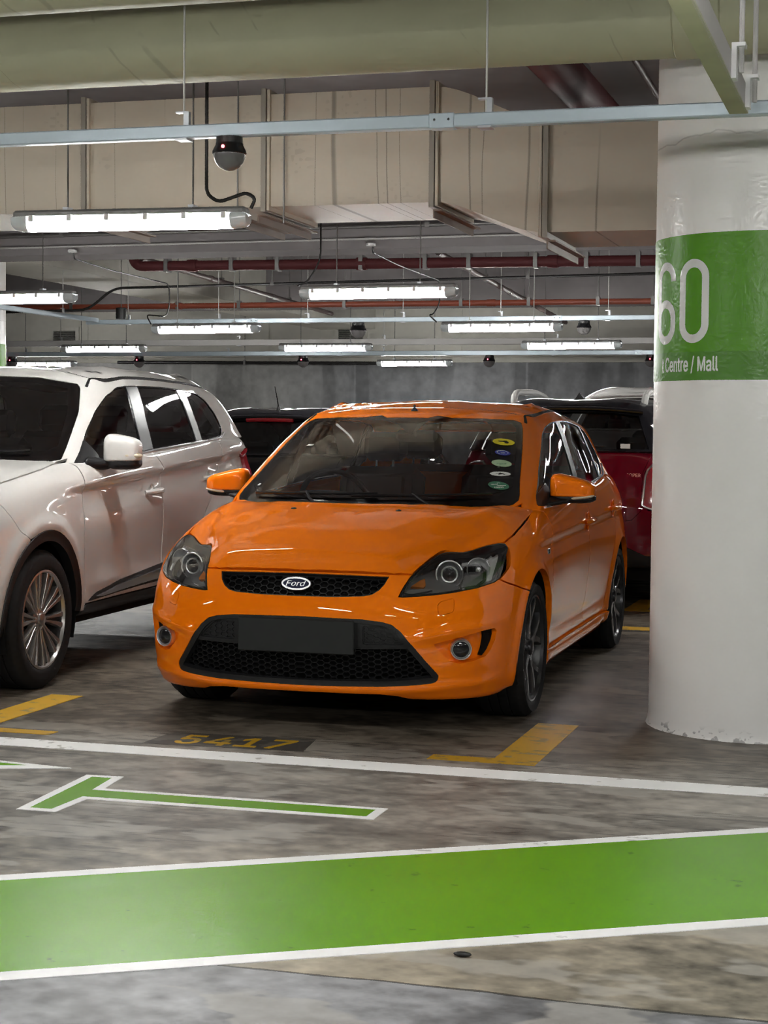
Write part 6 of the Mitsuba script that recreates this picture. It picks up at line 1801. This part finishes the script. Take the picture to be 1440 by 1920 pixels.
    m = sheet_mesh(glas, rail.difference(unary_union([ws, dlo, hg])), .035, 0, .02, lambda q: (np.abs(q[:, 0] - GU) < 1e-3) | (q[:, 0] < 1e-3))
    c.put('roof_frame', join(m, flip_y(m)), roof_paint)
    back('rear_window', glas, hg.buffer(.004), glass, -.003, 0)
    back('windscreen', glas, ws.buffer(.004), 'm_glass_side', -.003, 0)
    c.panel('side_windows', glas, dlo.buffer(.004), glass, 'both', h=.04, lift=-.003, flange=0)
    row5 = glas.P[:, -1]
    rp = row5[row5[:, 0] > row5[:, 0].min() + .01][:, :2]
    rpt = np.vstack([glas.P[::5, -10::3].reshape(-1, 3), np.array([(-1.5, 0, 1.672), (-2.0, 0, 1.680), (-2.6, 0, 1.668), (-3.0, 0, 1.645), (-1.5, .35, 1.660), (-2.0, .35, 1.667), (-2.6, .35, 1.655)]) * s])
    roof = Sheet(rpt, -3.4 * xs, -1.1 * xs, .72, None, (90, 40), 1e-4)
    rpoly = clean(Polygon(np.vstack([rp, [[rp[-1, 0], 0]], [[rp[0, 0], 0]]]))).intersection(sbox(-4, 0, 0, 1))
    m = sheet_mesh(roof, rpoly, .05, 0, 0)
    c.put('roof', join(m, flip_y(m)), roof_paint)
    sp = np.array([(-3.36 * xs - .02 + .05 * (q / .55) ** 2, q, 1.588 * z - .03 * (q / .55) ** 2) for q in np.linspace(-.52, .52, 15)])
    c.put('spoiler', tube(sp, .035, 12, squash=.5), roof_paint)
    if rails:
        for sg in (1, -1):
            P = [(-3.05 * xs, sg * .50 * ys, 1.600 * z), (-3.02 * xs, sg * .505 * ys, 1.680 * z), (-2.9 * xs, sg * .51 * ys, 1.718 * z), (-2.0 * xs, sg * .53 * ys, 1.735 * z), (-1.5 * xs, sg * .53 * ys, 1.70 * z), (-1.38 * xs, sg * .53 * ys, 1.63 * z)]
            c.put('roof_rail', tube(bend(P, 8, .12), .026, 10), 'm_grey_steel')
    c.put('underbody', cat(bx(-3.45 * xs, .75 * xs, -.66, .66, .24, .42), bx(-3.3 * xs, -3.0 * xs, -.6, .6, .4, 1.0)), 'm_dark')
    c.put('rear_seat', cat(bx(-2.62 * xs, -2.45 * xs, -.62, .62, .6, 1.16 * z, .05)), 'm_seat')
    for q in (-.36, .36):
        c.put('headrest', bx(-2.66 * xs, -2.55 * xs, q - .13, q + .13, 1.16 * z, 1.36 * z, .04), 'm_seat')
        c.put('headrest', bx(-1.66 * xs, -1.55 * xs, q - .14, q + .14, 1.20 * z, 1.42 * z, .04), 'm_seat')
    for a, b in wh:
        for sg in (1, -1):
            wheel(c, a, sg * .875 * ys, b, .21, .235 * z, None, sg, ('m_alloy',), detail=False)
    return c, body, glas, rr, gr


c, b, gl, rr, gr = rear_car('dark red car with black roof and roof rails, rear towards us, beside the column', -2.33, 15.67, (.885, .985, .935), 'm_crimson', 'm_ink', rails=True)
t = meshkit.text_mesh('COOPER', .024, .003, bold=True)
t.apply_scale([.130 / t.extents[0], 1, 1])
t.apply_translation([-(t.bounds[0][0] + t.bounds[1][0]) / 2, 0, 0])
p, n = b(rr([(.48, 1.005)]), True)
t.apply_transform(np.array([[0, 0, -1, p[0][0] + .001], [-1, 0, 0, -.48], [0, 1, 0, .993], [0, 0, 0, 1.0]]))
k = c.put('lettering', t, 'm_chrome')
labels[k] = {'label': 'chrome lettering on the tailgate'}
c.put('tailgate_handle', bx(p[0][0] - .03, p[0][0] + .02, -.30, .30, 1.005, 1.045, .015), 'm_satin')
c.put('number_plate', bx(p[0][0] - .022, p[0][0] + .01, -.25, .25, .80, .92, .004), 'm_plate')
p, n = gl(gr([(.42, 1.215)]), True)
c.put('window_label', bx(p[0][0] - .012, p[0][0] - .010, -.46, -.39, 1.195, 1.228), 'm_st_white')
c.put('roof_aerial', trimesh.convex.convex_hull(np.array([(-2.66, -.035, 1.555), (-2.66, .035, 1.555), (-2.50, -.02, 1.56), (-2.50, .02, 1.56), (-2.67, 0, 1.605), (-2.63, 0, 1.61)])), 'm_black')
c.put('rear_wiper', tube(np.array([gl(gr([(abs(y), 1.21)]))[0] * [1, np.sign(y) or 1, 1] + [-.012, 0, 0] for y in np.linspace(-.28, .05, 8)]), .008, 8), 'm_black')
c, b, gl, rr, gr = rear_car('black hatchback with a wide red brake light under its roof, behind the white SUV', -4.68, 15.73, (.90, .985, .885), 'm_ink', 'm_ink')
p = np.array([(-3.36 * .90 - .038 + .05 * (q / .55) ** 2, q, 1.575 * .885 - .012 - .03 * (q / .55) ** 2) for q in np.linspace(-.19, .19, 12)])
c.put('brake_light', tube(p, .020, 8, squash=.8), 'm_lens_red')
c.put('roof_aerial', cat(tube([(-2.86, 0, 1.455), (-2.86, 0, 1.49)], [.016, .011], 10), tube([(-2.86, 0, 1.48), (-2.92, .01, 1.64)], [.006, .003], 8)), 'm_black')
c, b, gl, rr, gr = rear_car('white car of which only the pale roof shows, behind the dark red car', -2.46, 20.6, (1.0, .985, 1.055), 'm_pearl', 'm_pearl')
